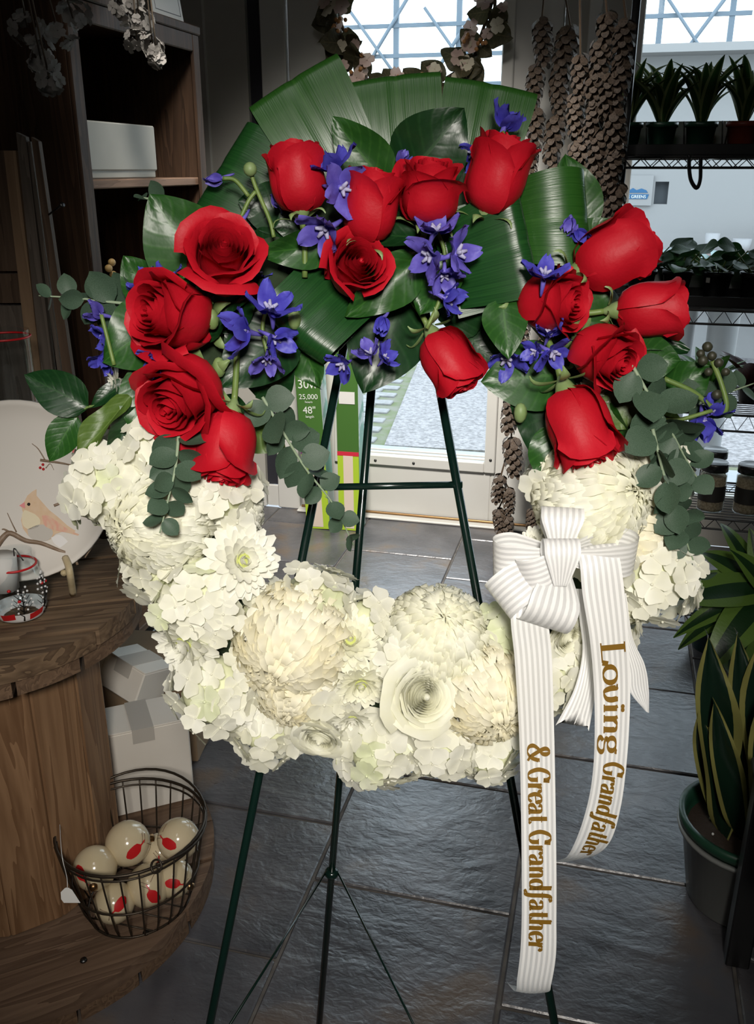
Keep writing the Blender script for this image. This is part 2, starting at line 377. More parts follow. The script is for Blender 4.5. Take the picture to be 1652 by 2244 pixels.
# door with a long lite
DX0, DX1, GX0, GX1, GZ0 = -1.288, -.250, -1.082, -.465, .285
door = struct(bpy.data.objects.new('door_1', None)); COL.objects.link(door); door.location = (DX0, WY, 0)
dmb = lambda n, *a, m='white_paint', c=.004, lab=None: MB().box(*a, c=c).obj(n, m, door, label=lab, smooth=False)
dmb('stile', DX0, GX0-.028, WY, WY+.045, .012, 2.36); dmb('stile', GX1+.028, DX1, WY, WY+.045, .012, 2.36)
dmb('bottom_rail', GX0-.028, GX1+.028, WY, WY+.045, .012, GZ0-.03); dmb('top_rail', GX0-.028, GX1+.028, WY, WY+.045, 2.25, 2.36)
dmb('lite_frame', GX0-.045, GX0, WY-.014, WY+.055, GZ0-.045, 2.26); dmb('lite_frame', GX1, GX1+.045, WY-.014, WY+.055, GZ0-.045, 2.26)
dmb('lite_frame', GX0, GX1, WY-.014, WY+.055, GZ0-.045, GZ0); dmb('lite_frame', GX0, GX1, WY-.014, WY+.055, 2.21, 2.26)
dmb('pane', GX0, GX1, WY+.018, WY+.022, GZ0, 2.21, m='pane_glass', c=0)
for z in (GZ0+.006, GZ0+.020): dmb('glazing_bead', GX0, GX1, WY-.002, WY+.008, z, z+.006, c=.001)
for x in (-.94, -.77, -.60): MB().lathe([(.0, -.002), (.006, -.002), (.006, .001), (0, .002)], 10).obj('screw', 'screw', door, Matrix.Translation((x, WY-.0155, GZ0-.024)) @ Matrix.Rotation(PI/2, 4, 'X'))
for z in (.30, .62): MB().lathe([(.0, -.002), (.006, -.002), (.006, .001), (0, .002)], 10).obj('screw', 'screw', door, Matrix.Translation((GX1+.026, WY-.0155, z)) @ Matrix.Rotation(PI/2, 4, 'X'))
th = struct(MB().box(DX0-.01, DX1+.01, WY-.05, WY+.10, 0, .012, c=.004).obj('door_threshold', 'white_paint', smooth=False))
MB().box(DX0, DX1, WY-.012, WY+.0, .012, .022, c=.002).obj('sweep', 'brass', th, smooth=False)
for x in (-1.297, -.2505): struct(MB().box(x, x+.010, WY+.05, WY+.09, 0, 2.42).obj('door_gap_strip', 'dark_strip', smooth=False))  # dark strips added in the door gaps to stop outside light leaking
# storefront window behind the wire rack
win = struct(bpy.data.objects.new('window_1', None)); COL.objects.link(win); win.location = (-.012, WY, .17)
for a in ((-.012, .028, .17, 2.42), (1.50, 1.55, .17, 2.42), (.028, 1.50, .17, .21), (.028, 1.50, 2.37, 2.42), (.74, .78, .21, 2.37)):
    MB().box(a[0], a[1], WY+.01, WY+.07, a[2], a[3], c=.003).obj('window_frame', 'white_paint', win, smooth=False)
for a in ((.028, .74), (.78, 1.50)): MB().box(a[0], a[1], WY+.036, WY+.040, .21, 2.37).obj('pane', 'pane_glass', win, smooth=False)
# ------------------------------------------------------------------ easel
WP = Plane(pD(870, 1010, 1.0), Vector((math.sin(YAW)*math.cos(R(15)), -math.cos(YAW)*math.cos(R(15)), math.sin(R(15)))))
PXM = 0.0005                                    # metres per picture pixel at the wreath
def to_floor(a, b):
    a, b = Vector(a), Vector(b); d = b-a; return a+d*((0.004-a.z)/d.z)
EO = -.055
apex = WP(850, 300, EO)
lf = to_floor(WP(740, 830, EO), WP(460, 2244, EO)); rf = to_floor(WP(965, 860, EO), WP(1215, 2244, EO))
lt = WP(740, 830, EO)+(WP(740, 830, EO)-lf)*.16; rtp = WP(965, 860, EO)+(WP(965, 860, EO)-rf)*.17
bt = WP(838, 560, EO-.03); bf = pZ(694, 2310, 0.004)
easel = thing('easel', 'dark green metal tripod easel carrying the flower wreath', 'easel', ((lf+rf+bf)/3).xy.to_3d())
MB().tube([lt, lf], .0052, 10).obj('leg', 'easel_green', easel); MB().tube([rtp, rf], .0052, 10).obj('leg', 'easel_green', easel)
MB().tube([bt, bf], .0055, 10).obj('leg', 'easel_green', easel, label='rear leg of the easel')
for p in (lf, rf, bf): MB().tube([p, p+Vector((0, 0, .02))], [.007, .0065], 8).obj('foot_cap', 'black_plastic', easel)
def on_leg(a, b, py):                          # point of a leg at a picture row
    lo, hi = 0., 1.
    for _ in range(40):
        m = (lo+hi)/2; q = Vector(a).lerp(Vector(b), m)-CAM; y = CY-F*q.dot(UP)/q.dot(FW)
        if y < py: lo = m
        else: hi = m
    return Vector(a).lerp(Vector(b), lo)
cl, cr_ = on_leg(lt, lf, 1068), on_leg(rtp, rf, 1062)
ex = (cr_-cl).normalized()*.006
MB().tube([cl-ex, cr_+ex], .0042, 8).obj('crossbar', 'easel_green', easel)
MB().tube([lt, bt, rtp], .005, 8).obj('top_bracket', 'easel_green', easel)
col_ = on_leg(bt, bf, 1912); ld = (bf-bt).normalized()
MB().tube([col_-ld*.006, col_-ld*.003, col_+ld*.004, col_+ld*.008], [.0075, .011, .011, .008], 10).obj('collar', 'easel_green', easel)
MB().tube([col_+WP.r*-.010, on_leg(lt, lf, 2348)], .0018, 6).obj('brace_wire', 'easel_green', easel)
lb = on_leg(rtp, rf, 2560); la = on_leg(lt, lf, 2560)
MB().tube([la, lb], .0035, 8).obj('crossbar', 'easel_green', easel)
MB().tube([col_+WP.r*.010, la.lerp(lb, .76)], .0018, 6).obj('brace_wire', 'easel_green', easel)

# ------------------------------------------------------------------ flower building blocks
def rose_petal(Rk, Hk, k, half, ph, opening, tipc=0.0, nu=9, nv=9, rs=0):
    P = []
    for i in range(nu):
        u = -1+2*i/(nu-1); row = []
        for j in range(nv):
            v = j/(nv-1)
            t = min(v/.50, 1.0); g = math.sqrt(max(0, 1-(1-t)**2.2))*.93+.07
            g *= 1-(.30*(1-k)+.05)*max(0, v-.5)/.5*(1-opening*.5)
            top = max(0, v-.62)/.38
            g += opening*k**3*.40*top**2
            zz = Hk*(v-(.12+.10*k)*v*u**4-.03*v*u*u)
            zz -= Hk*opening*k**3*.16*top**3
            lip = max(0, v-.74)/.26
            r = Rk*g+.0050*k*lip**2+.0022*u*k
            wob = .0012*math.sin(7*u+rs*3+v*4)*v
            a = ph+half*u*(1-.12*v*v)
            r += wob*k
            zz += tipc*max(0, 1-abs(u)*2.2)*lip*.0018-.0030*k*lip**3
            row.append(((r)*math.cos(a), (r)*math.sin(a), zz))
        P.append(row)
    return P
def rose_meshes(tag_, mt, Rm, Hh, opening, n_in=9, n_out=9, seed=0):
    n_in += 4; rs = random.Random(seed); core = MB(); outer = []
    for i in range(n_in):
        k = i/(n_in+n_out); ph = i*2.4+seed
        core.grid(rose_petal(Rm*(.05+.93*k**.82), Hh*(.955+.02*math.sin(i*1.7)), k, 2.1-.8*k, ph, opening, rs=i+seed, nu=11))
    core.sphere((0, 0, Hh*.80), Rm*.13, 8, 6, (1, 1, 1.6))
    for i in range(n_out):
        k = (n_in+i+.5)/(n_in+n_out); ph = (n_in+i)*2.4+seed+rs.uniform(-.15, .15)
        outer.append(MB().grid(rose_petal(Rm*(.05+.93*k**.82), Hh*(.99-.12*max(0, k-.55)*2*rs.uniform(.3, 1.2)), k, 1.30-.15*k, ph, opening*rs.uniform(.8, 1.25), 1, rs=i*1.7+seed)).build('petal', mt))
    return core.build('rose_heart', mt), outer
def sepal_mesh():
    P = []
    for i in range(5):
        u = -1+i*.5; row = []
        for j in range(8):
            v = j/7; wd = .0058*(math.sin(PI*min(1, v*.9+.08))**.8)*(1-v)**.35+.0002
            row.append((.009+.012*math.sin(v*1.4)+.010*v*v, u*wd, .001+.030*v-.018*v*v*v-.0016*u*u))
        P.append(row)
    return MB().grid(P).build('sepal', 'sepal_green')
SEPAL = sepal_mesh()
CALYX = MB().lathe([(.0025, -.012), (.0045, -.008), (.0075, -.003), (.0095, .002), (.010, .007)], 12).build('calyx', 'sepal_green')
ROSE = {}
for key, (o, n, s) in {'closed': (.10, 9, 1), 'half': (.42, 9, 2), 'open': (.80, 10, 3), 'closed2': (.18, 8, 6), 'half2': (.5, 10, 8)}.items():
    ROSE[key] = rose_meshes(key, 'red_petal', .030, .077 if key.startswith('closed') else .064, o, 9, n, s)
WROSE = rose_meshes('w', 'ivory_petal', .033, .034, .85, 22, 11, 4)
wreath = thing('wreath', 'ring wreath of red roses, blue delphinium and glossy leaves over white mums and hydrangea', 'wreath', WP(870, 1490, -.05))
ring = MB()
c0 = WP.p
ring.tube([c0+WP.r*(.25*math.cos(a))+WP.u*(.25*math.sin(a)) for a in np.linspace(0, 2*PI, 49)[:-1]], .045, 12, closed=True)
ring.obj('foam_ring', 'foam', wreath, label='dark green foam ring hidden under the flowers')
def add_rose(cx, cy, wpx, ang, az, key, off=.085, twist=0., stem=True, label=None, sep=True, mset=None, name='rose', hpx=None):
    ax = WP.dirv(ang, az); core, outer = mset or ROSE[key]
    s = wpx*PXM/(.066 if key.startswith('open') else .061)
    if mset: s = wpx*PXM/.075
    hh = (.077 if key.startswith('closed') else .064)*s if not mset else .034*s
    base = WP(cx, cy, off)-ax*(hh*.52)
    m = zframe(base, ax, twist, s)
    r = ob(name, core, wreath, m, label)
    for i, pm in enumerate(outer): ob('petal', pm, r)
    if sep:
        ob('calyx', CALYX, r)
        for i in range(5): ob('sepal', SEPAL, r, Matrix.Rotation(i*2*PI/5+.3, 4, 'Z') @ Matrix.Rotation(random.uniform(.35, .95), 4, 'Y'))
    if stem: MB().tube(cat([(0, 0, -.01), (.002, .001, -.03), (.006, -.002, -.065)], 4), .0032, 8).obj('stem', 'stem_green', r)
    return r
roses = [
 (648, 384, 112, 97, .18, 'closed', .085, 'tall red rose bud under the leftmost folded leaf at the crown'),
 (812, 446, 118, 80, .30, 'closed2', .088, 'red rose leaning upright, second from the left in the crown row'),
 (938, 414, 122, 86, .45, 'half', .088, 'red rose with a whorled top, third in the crown row'),
 (1090, 376, 128, 75, .30, 'closed', .080, 'red rose at the right end of the crown row'),
 (488, 566, 150, 60, .90, 'open', .085, 'fully open red rose facing out, highest on the left side'),
 (375, 690, 152, 178, .80, 'half2', .085, 'open red rose turned left above the lower left rose'),
 (400, 868, 170, 235, .82, 'open', .095, 'largest open red rose low on the left side'),
 (495, 985, 126, 262, .28, 'closed2', .090, 'red rose hanging face down over the white hydrangea on the left'),
 (780, 586, 118, 30, .95, 'half2', .080, 'small open red rose at the middle of the inner arch'),
 (985, 796, 114, 300, .18, 'closed', .060, 'red rose pointing down into the open centre'),
 (1212, 662, 128, 350, .68, 'half', .080, 'half open red rose right of the folded leaf'),
 (1352, 550, 136, 28, .22, 'closed2', .080, 'red rose bud tipping up and right, topmost on the right side'),
 (1432, 676, 116, 2, .18, 'closed', .080, 'red rose bud lying sideways at the far right'),
 (1326, 778, 126, 320, .72, 'half2', .090, 'half open red rose above the lowest right rose'),
 (1270, 942, 138, 288, .25, 'closed', .095, 'red rose hanging down, lowest on the right side'),
]
for i, (x, y, wp, an, az, k, off, lb_) in enumerate(roses): add_rose(x, y, wp, an, az, k, off, twist=i*1.3, label=lb_, stem=(az < .6))
add_rose(925, 1524, 150, 20, .93, 'w', .095, .4, False, 'cream white rose with a swirled heart low in the wreath', False, WROSE, 'white_rose')
add_rose(702, 1615, 100, 250, .80, 'w', .075, 1.2, False, 'small white rose at the lower edge of the wreath', False, WROSE, 'white_rose')
add_rose(1240, 1395, 92, 330, .80, 'w', .070, 2.2, False, 'small white rose beside the ribbon tails', False, WROSE, 'white_rose')

# --- chrysanthemums
def mum_petal(L, wd, elev, az, curl, cup=.25, nv=6, spoon=1.0, jit=0, r0=.10):
    """strap petal leaving the centre at an elevation and curling in; returns a grid"""
    P = [[], [], []]; x = r0*L*math.cos(elev); z = r0*L*math.sin(elev); st = L*(1-r0)/(nv-1); e = elev; pts = []
    for j in range(nv):
        pts.append((x, z, e)); x += math.cos(e)*st; z += math.sin(e)*st; e += curl/(nv-1)
    ca, sa = math.cos(az), math.sin(az)
    for j, (x, z, e) in enumerate(pts):
        v = j/(nv-1); wv = wd*(.45+.55*math.sin(PI*min(.93, .15+.72*v)**1.1))*(1 if v < .8 else 1-(v-.8)/.2*.55)
        for i, u in enumerate((-1, 0, 1)):
            lift = cup*wv*abs(u)
            xx = x-math.sin(e)*lift; zz = z+math.cos(e)*lift; yy = u*wv
            P[i].append((xx*ca-yy*sa, xx*sa+yy*ca, zz))
    return P
def football(seed, rr=.055, n=190, mt='white_petal', curl=1.5):
    """incurved head: tongues shingled over a ball, tips bending to the crown"""
    rs = random.Random(seed); mb = MB(); n = int(n*1.9)
    for i in range(n):
        z = 1-1.45*(i+.5)/n; th = math.acos(max(-1, z)); a = i*2.39996+rs.uniform(-.12, .12); L = rr*rs.uniform(.58, .85)*(.5+.5*min(1, th/.8)); wd = rr*rs.uniform(.075, .112)*(.55+.45*min(1, th/.7))
        tilt = rs.uniform(-.06, .24)*(3.4-curl); sw = rs.uniform(-.25, .25); P = [[], [], []]
        for j in range(6):
            v = j/5; t2 = th-(v-.5)*L/rr; hgt = rr*(.86+.20*math.sin(PI*min(1, .10+.72*v))+tilt*(v-.35)*(1-.8*max(0, v-.75)/.25))
            wv = wd*(.55+.45*math.sin(PI*min(.92, .2+.7*v)))*(1 if v < .6 else 1-(v-.6)/.4*.72)
            for q, u in enumerate((-1, 0, 1)):
                aa = a+(u*wv+sw*wd*v)/max(rr*.16, rr*abs(math.sin(t2))); h2 = hgt+abs(u)*wv*.28
                P[q].append((h2*math.sin(t2)*math.cos(aa), h2*math.sin(t2)*math.sin(aa), h2*math.cos(t2)))
        mb.grid(P)
    mb.sphere((0, 0, 0), rr*.86, 14, 9)
    return mb.build('chrysanthemum', mt)
def open_mum(seed, rr=.045, rings=5, mt='white_petal'):
    """separate petals: list of (mesh, count, ring)"""
    rs = random.Random(seed); meshes = []
    for q in range(rings):
        t = q/(rings-1); meshes.append((MB().grid(mum_petal(rr*(1.0-.62*t), rr*.15*(1-.45*t), -.12+1.15*t, 0, .15+.75*t, .35, 6)).build('petal', mt), int(22-7*t), t))
    return meshes
FB = [football(11), football(12, n=250, mt='cream_petal', curl=1.2), football(13, n=280, mt='ivory_petal', curl=1.9)]
OM = [open_mum(1), open_mum(2, mt='ivory_petal')]
CENTRE = MB().sphere((0, 0, .004), .0095, 10, 6, (1, 1, .8)).build('centre', 'green_centre')
def add_football(x, y, rpx, ang, az, kind, off, label):
    ax = WP.dirv(ang, az); s = rpx*PXM/.055
    o = ob('chrysanthemum', FB[kind], wreath, zframe(WP(x, y, off-.006)-ax*.026*s, ax, x*.1, s), label); o['kind'] = 'stuff'; del o['kind']
    return o
def add_open(x, y, rpx, ang, az, kind, off, label, joined=False):
    ax = WP.dirv(ang, az); s = rpx*PXM/.045; m = zframe(WP(x, y, off)-ax*.012*s, ax, x*.07, s)
    o = ob('chrysanthemum', CENTRE, wreath, m, label)
    for me, n, t in OM[kind]:
        for i in range(n):
            ob('petal', me, o, Matrix.Rotation(2*PI*i/n+t*5+random.uniform(-.09, .09), 4, 'Z') @ Matrix.Rotation(random.uniform(-.10, .10), 4, 'Y') @ Matrix.Scale(random.uniform(.88, 1.08), 4))
    return o
for a in [
 (318, 1150, 104, 190, .80, 2, .075, 'large cream football mum on the left side'),
 (628, 1440, 112, 240, .85, 1, .080, 'large ragged yellow cream mum at the lower left'),
 (640, 1530, 80, 250, .75, 1, .070, 'cream mum tucked under the large lower left mum'),
 (962, 1382, 106, 80, .78, 2, .070, 'large incurved ivory mum at the inner bottom'),
 (1075, 1545, 96, 300, .85, 1, .080, 'cream mum left of the long ribbon tail'),
 (1335, 1085, 116, 20, .82, 2, .075, 'large cream mum at the right under the eucalyptus'),
 (1415, 1170, 92, 0, .70, 1, .055, 'cream mum at the outer right edge'),
 (515, 1105, 62, 60, .70, 0, .050, 'white mum at the inner left edge'),
 (520, 1562, 66, 235, .55, 0, .045, 'white mum at the lower left rim'),
 (1390, 1310, 66, 330, .6, 2, .05, 'cream mum under the right ribbon tail'),
 (1245, 1470, 60, 300, .7, 2, .05, 'ivory mum between the ribbon tails')]: add_football(*a)
for a in [
 (537, 1228, 88, 20, .86, 0, .085, 'open white mum with a green heart on the inner left'),
 (628, 1312, 52, 70, .60, 0, .070, 'small open white mum on the inner left rim'),
 (768, 1398, 74, 80, .80, 1, .080, 'open white mum at the inner bottom'),
 (792, 1508, 68, 280, .90, 1, .085, 'open white mum at the middle of the bottom'),
 (772, 1585, 52, 265, .75, 0, .075, 'small open white mum near the bottom rim'),
 (392, 1420, 88, 215, .82, 0, .075, 'open white mum on the lower left'),
 (340, 1312, 62, 190, .60, 0, .060, 'open white mum at the outer left edge'),
 (1165, 1190, 52, 130, .60, 0, .060, 'open white mum behind the bow'),
 (245, 838, 42, 190, .35, 0, .040, 'white daisy mum behind the left leaves'),
 (1300, 850, 48, 100, .55, 0, .050, 'white daisy mum between the right roses'),
 (1185, 900, 36, 190, .40, 0, .040, 'white daisy mum peeping behind the lowest right rose')]: add_open(*a)

# --- hydrangea
def floret(mt, seed):
    rs = random.Random(seed); mb = MB()
    for q in range(4):
        P = []; rot = q*PI/2+rs.uniform(-.12, .12); L = rs.uniform(.0125, .0145); cup = rs.uniform(.1, .5); tw = rs.uniform(-.2, .2)
        for i in range(5):
            u = -1+i*.5; row = []
            for j in range(5):
                v = j/4; x = .0008+L*v; wv = .0082*math.sqrt(max(.02, 1-(v*1.55-.82)**2))*(.35+.65*min(1, v*1.8)); y = u*wv
                z = cup*(.0035*v*v+.0018*u*u)-.002*max(0, v-.7)+tw*u*.004*v+.0006*math.sin(u*5+q+seed)*v
                row.append((x*math.cos(rot)-y*math.sin(rot), x*math.sin(rot)+y*math.cos(rot), z))
            P.append(row)
        mb.grid(P)
    mb.sphere((0, 0, .0008), .0013, 6, 4)
    return mb.build('floret', mt)
FL = [floret('floret_white', i) for i in range(4)]; FLG = [floret('floret_lime', 9+i) for i in range(2)]
mat('head_core', (.62, .64, .42), .7)
HEADCORE = MB().sphere((0, 0, 0), .040, 12, 8).build('hydrangea', 'head_core')
def add_head(x, y, rpx, ang, az, off, n, label, lime=.2, single=True):
    ax = WP.dirv(ang, az); rr = rpx*PXM; c = WP(x, y, off); rs = random.Random(int(x*7+y))
    base = zframe(c, ax, 0, 1.0); h = ob('hydrangea', HEADCORE, wreath, base @ Matrix.Scale(rr*.78/.040, 4), label); inv = Matrix.Scale(.040/(rr*.78), 4)
    mb = MB()
    for i in range(n):
        t = (i+.5)/n; z = 1-1.25*t; k = math.sqrt(max(0, 1-z*z)); a = i*2.39996+rs.uniform(-.2, .2)
        d = Vector((k*math.cos(a), k*math.sin(a), z)); dd = (d+Vector((rs.uniform(-.45, .45), rs.uniform(-.45, .45), rs.uniform(-.2, .4)))).normalized()
        me = FLG[i % 2] if rs.random() < lime else FL[i % 4]
        m = inv @ zframe(d*rr*rs.uniform(.86, 1.08), dd, rs.uniform(0, 6), rs.uniform(.9, 1.3)*1.08)
        if single: ob('floret', me, h, m)
        else:
            mb.add([m @ v.co for v in me.vertices], [p.vertices[:] for p in me.polygons])
    if not single:
        o = mb.obj('florets', 'floret_white', h); o['kind'] = 'stuff'
    return h
heads = [
 (250, 1060, 95, 165, .70, .045, 26, 'white hydrangea head at the outer left', .08, True),
 (345, 985, 80, 120, .75, .045, 20, 'white hydrangea head under the lower left rose', .05, True),
 (480, 1075, 85, 60, .72, .050, 22, 'white hydrangea head under the hanging rose', .05, True),
 (440, 1310, 100, 120, .85, .052, 28, 'greenish hydrangea head on the lower left', .35, True),
 (475, 1510, 95, 215, .80, .050, 26, 'white hydrangea head at the lower left rim', .10, True),
 (690, 1320, 80, 60, .70, .042, 20, 'white hydrangea head at the inner bottom left', .05, True),
 (800, 1370, 70, 80, .60, .035, 16, 'white hydrangea head behind the open inner mum', .05, True),
 (890, 1450, 70, 60, .90, .060, 18, 'white hydrangea florets above the cream rose', .05, True),
 (835, 1630, 92, 265, .75, .045, 26, 'white hydrangea head at the bottom of the wreath', .12, True),
 (960, 1615, 88, 275, .75, .048, 24, 'white hydrangea head below the cream rose', .10, True),
 (1070, 1640, 72, 285, .60, .040, 16, 'white hydrangea head at the lower right rim', .08, True),
 (1430, 1262, 92, 340, .72, .050, 24, 'white hydrangea head at the outer right', .05, True),
 (1105, 1395, 70, 130, .75, .040, 16, 'greenish hydrangea buds beside the bow', .6, True),
 (1290, 1180, 85, 100, .85, .050, 24, 'white hydrangea behind the bow', .0, False),
 (1420, 1040, 90, 20, .75, .040, 26, 'white hydrangea under the eucalyptus', .0, False),
 (1230, 1040, 70, 160, .70, .040, 18, 'white hydrangea under the lowest right rose', .0, False),
 (360, 1240, 85, 190, .8, .040, 22, 'white hydrangea between the left mums', .1, False),
 (590, 1360, 80, 60, .8, .040, 20, 'white hydrangea behind the cream mum', .1, False),
 (700, 1520, 85, 250, .85, .045, 22, 'white hydrangea between the lower mums', .1, False),
 (590, 1590, 75, 240, .6, .035, 20, 'white hydrangea at the lower rim', .1, False),
 (1180, 1480, 90, 310, .8, .045, 22, 'white hydrangea behind the long ribbon tail', .1, False),
 (1310, 1370, 85, 330, .8, .040, 22, 'white hydrangea behind the right ribbon tail', .1, False),
 (1020, 1470, 70, 60, .8, .050, 18, 'white hydrangea between the ivory and cream mums', .1, False)]
for a in heads: add_head(*a)

# --- leaves
def leaf_mesh(name, mt, wid=.5, a=.8, curl=.3, cup=.25, wave=.0, side=0., nu=7, nv=13, tipk=.8):
    """unit leaf from the origin along +Y; half width wid; normal +Z"""
    P = []
    ys = []; y = z = 0.; e = curl*.5
    for j in range(nv):
        ys.append((y, z)); y += math.cos(e)/(nv-1); z += math.sin(e)/(nv-1); e -= curl/(nv-1)
    for i in range(nu):
        u = -1+2*i/(nu-1); row = []
        for j in range(nv):
            v = j/(nv-1); wv = wid*(max(0.0, math.sin(PI*v**a)))**.72*(1-.25*v**3*tipk)
            if v == 0 or v == 1: wv = .004
            yy, zz = ys[j]
            row.append((u*wv+side*v*v, yy, zz+cup*abs(u)*wv+wave*math.sin(v*9+u*2)*abs(u)*.06))
        P.append(row)
    return MB().grid(P).build(name, mt)
SALAL = {k: [leaf_mesh('leaf', k, .5, .72, .35, .22, .6), leaf_mesh('leaf', k, .5, .8, -.3, .30, 1.2, .05), leaf_mesh('leaf', k, .5, .72, .8, .12, .8, -.06)] for k in ('salal', 'salal_dark', 'salal_pale')}
def px_leaf(base, tip, wpx, m='salal', ob_=.045, ot=.07, roll=0., var=0, parent=None, name='leaf', label=None, pl=None):
    pl = pl or WP; a = pl(*base, ob_); b = pl(*tip, ot); d = b-a; n = (pl.n*math.cos(R(roll))+d.normalized().cross(pl.n)*math.sin(R(roll)))
    L = d.length
    return ob(name, SALAL[m][var], parent or wreath, frame(a, d, n, wpx*PXM, L, L*.9), label)
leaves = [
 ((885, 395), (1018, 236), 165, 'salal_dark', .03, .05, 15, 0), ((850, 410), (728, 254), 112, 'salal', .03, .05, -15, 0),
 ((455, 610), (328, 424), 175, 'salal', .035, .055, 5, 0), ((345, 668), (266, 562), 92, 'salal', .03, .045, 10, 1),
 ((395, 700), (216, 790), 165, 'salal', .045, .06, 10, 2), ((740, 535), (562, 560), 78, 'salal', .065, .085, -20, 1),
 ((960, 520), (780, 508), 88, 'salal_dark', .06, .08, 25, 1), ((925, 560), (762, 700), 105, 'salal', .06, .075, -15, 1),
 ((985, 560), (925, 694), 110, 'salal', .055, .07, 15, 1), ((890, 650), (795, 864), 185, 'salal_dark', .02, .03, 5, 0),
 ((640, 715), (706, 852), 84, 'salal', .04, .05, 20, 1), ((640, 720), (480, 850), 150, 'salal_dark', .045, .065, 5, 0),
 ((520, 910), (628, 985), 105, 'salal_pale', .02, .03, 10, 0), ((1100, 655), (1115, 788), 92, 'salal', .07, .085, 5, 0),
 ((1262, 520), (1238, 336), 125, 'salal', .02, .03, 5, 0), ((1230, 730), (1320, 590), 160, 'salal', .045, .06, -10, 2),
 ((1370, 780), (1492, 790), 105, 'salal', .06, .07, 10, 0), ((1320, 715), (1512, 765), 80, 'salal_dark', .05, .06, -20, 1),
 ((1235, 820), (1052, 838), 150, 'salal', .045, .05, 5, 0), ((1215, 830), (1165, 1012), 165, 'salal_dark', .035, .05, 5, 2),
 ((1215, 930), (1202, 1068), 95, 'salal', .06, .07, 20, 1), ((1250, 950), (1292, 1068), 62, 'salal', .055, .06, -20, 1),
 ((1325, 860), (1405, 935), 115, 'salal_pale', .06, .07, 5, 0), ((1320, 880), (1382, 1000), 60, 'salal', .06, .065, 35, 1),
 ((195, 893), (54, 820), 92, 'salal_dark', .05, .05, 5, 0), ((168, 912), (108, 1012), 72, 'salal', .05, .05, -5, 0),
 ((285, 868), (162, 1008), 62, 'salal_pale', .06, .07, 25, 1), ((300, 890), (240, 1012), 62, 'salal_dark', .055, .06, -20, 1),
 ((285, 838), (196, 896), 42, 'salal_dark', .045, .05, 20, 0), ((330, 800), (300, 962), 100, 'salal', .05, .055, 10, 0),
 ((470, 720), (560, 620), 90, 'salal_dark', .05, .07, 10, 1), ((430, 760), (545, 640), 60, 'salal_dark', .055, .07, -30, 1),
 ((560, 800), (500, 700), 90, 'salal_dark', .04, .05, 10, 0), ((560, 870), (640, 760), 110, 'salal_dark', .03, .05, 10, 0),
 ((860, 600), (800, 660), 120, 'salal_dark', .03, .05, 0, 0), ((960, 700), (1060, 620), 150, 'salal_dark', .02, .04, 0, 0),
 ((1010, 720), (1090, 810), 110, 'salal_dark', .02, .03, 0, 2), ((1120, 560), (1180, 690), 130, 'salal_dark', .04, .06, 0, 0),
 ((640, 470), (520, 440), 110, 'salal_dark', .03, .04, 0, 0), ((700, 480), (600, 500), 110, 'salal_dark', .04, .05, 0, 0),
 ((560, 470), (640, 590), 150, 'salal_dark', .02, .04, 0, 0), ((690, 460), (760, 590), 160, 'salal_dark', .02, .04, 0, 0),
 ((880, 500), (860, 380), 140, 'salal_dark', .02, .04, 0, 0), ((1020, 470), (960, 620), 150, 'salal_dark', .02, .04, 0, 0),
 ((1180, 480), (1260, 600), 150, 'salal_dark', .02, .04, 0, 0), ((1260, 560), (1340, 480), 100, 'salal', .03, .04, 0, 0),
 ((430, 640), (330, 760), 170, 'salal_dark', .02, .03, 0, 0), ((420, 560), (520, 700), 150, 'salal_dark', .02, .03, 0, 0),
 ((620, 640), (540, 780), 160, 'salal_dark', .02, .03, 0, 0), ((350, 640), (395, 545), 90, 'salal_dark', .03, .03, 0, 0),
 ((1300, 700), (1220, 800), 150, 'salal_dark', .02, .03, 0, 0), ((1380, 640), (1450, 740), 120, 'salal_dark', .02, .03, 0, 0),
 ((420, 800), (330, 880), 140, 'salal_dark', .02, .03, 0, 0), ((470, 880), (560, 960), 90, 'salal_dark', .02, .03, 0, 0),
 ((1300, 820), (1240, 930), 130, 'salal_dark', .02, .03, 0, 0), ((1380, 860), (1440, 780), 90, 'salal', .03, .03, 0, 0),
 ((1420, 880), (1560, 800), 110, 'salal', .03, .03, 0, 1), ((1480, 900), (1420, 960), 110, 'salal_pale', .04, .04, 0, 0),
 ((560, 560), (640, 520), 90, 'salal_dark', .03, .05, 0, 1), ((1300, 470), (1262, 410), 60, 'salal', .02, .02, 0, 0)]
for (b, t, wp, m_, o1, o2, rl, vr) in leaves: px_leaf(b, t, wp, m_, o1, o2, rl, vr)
sp = MB().tube(cat([WP(300, 870, .05), WP(240, 885, .05), WP(190, 893, .05), WP(165, 915, .05)], 5), .0014, 6)
sp.obj('twig', 'stem_green', wreath)

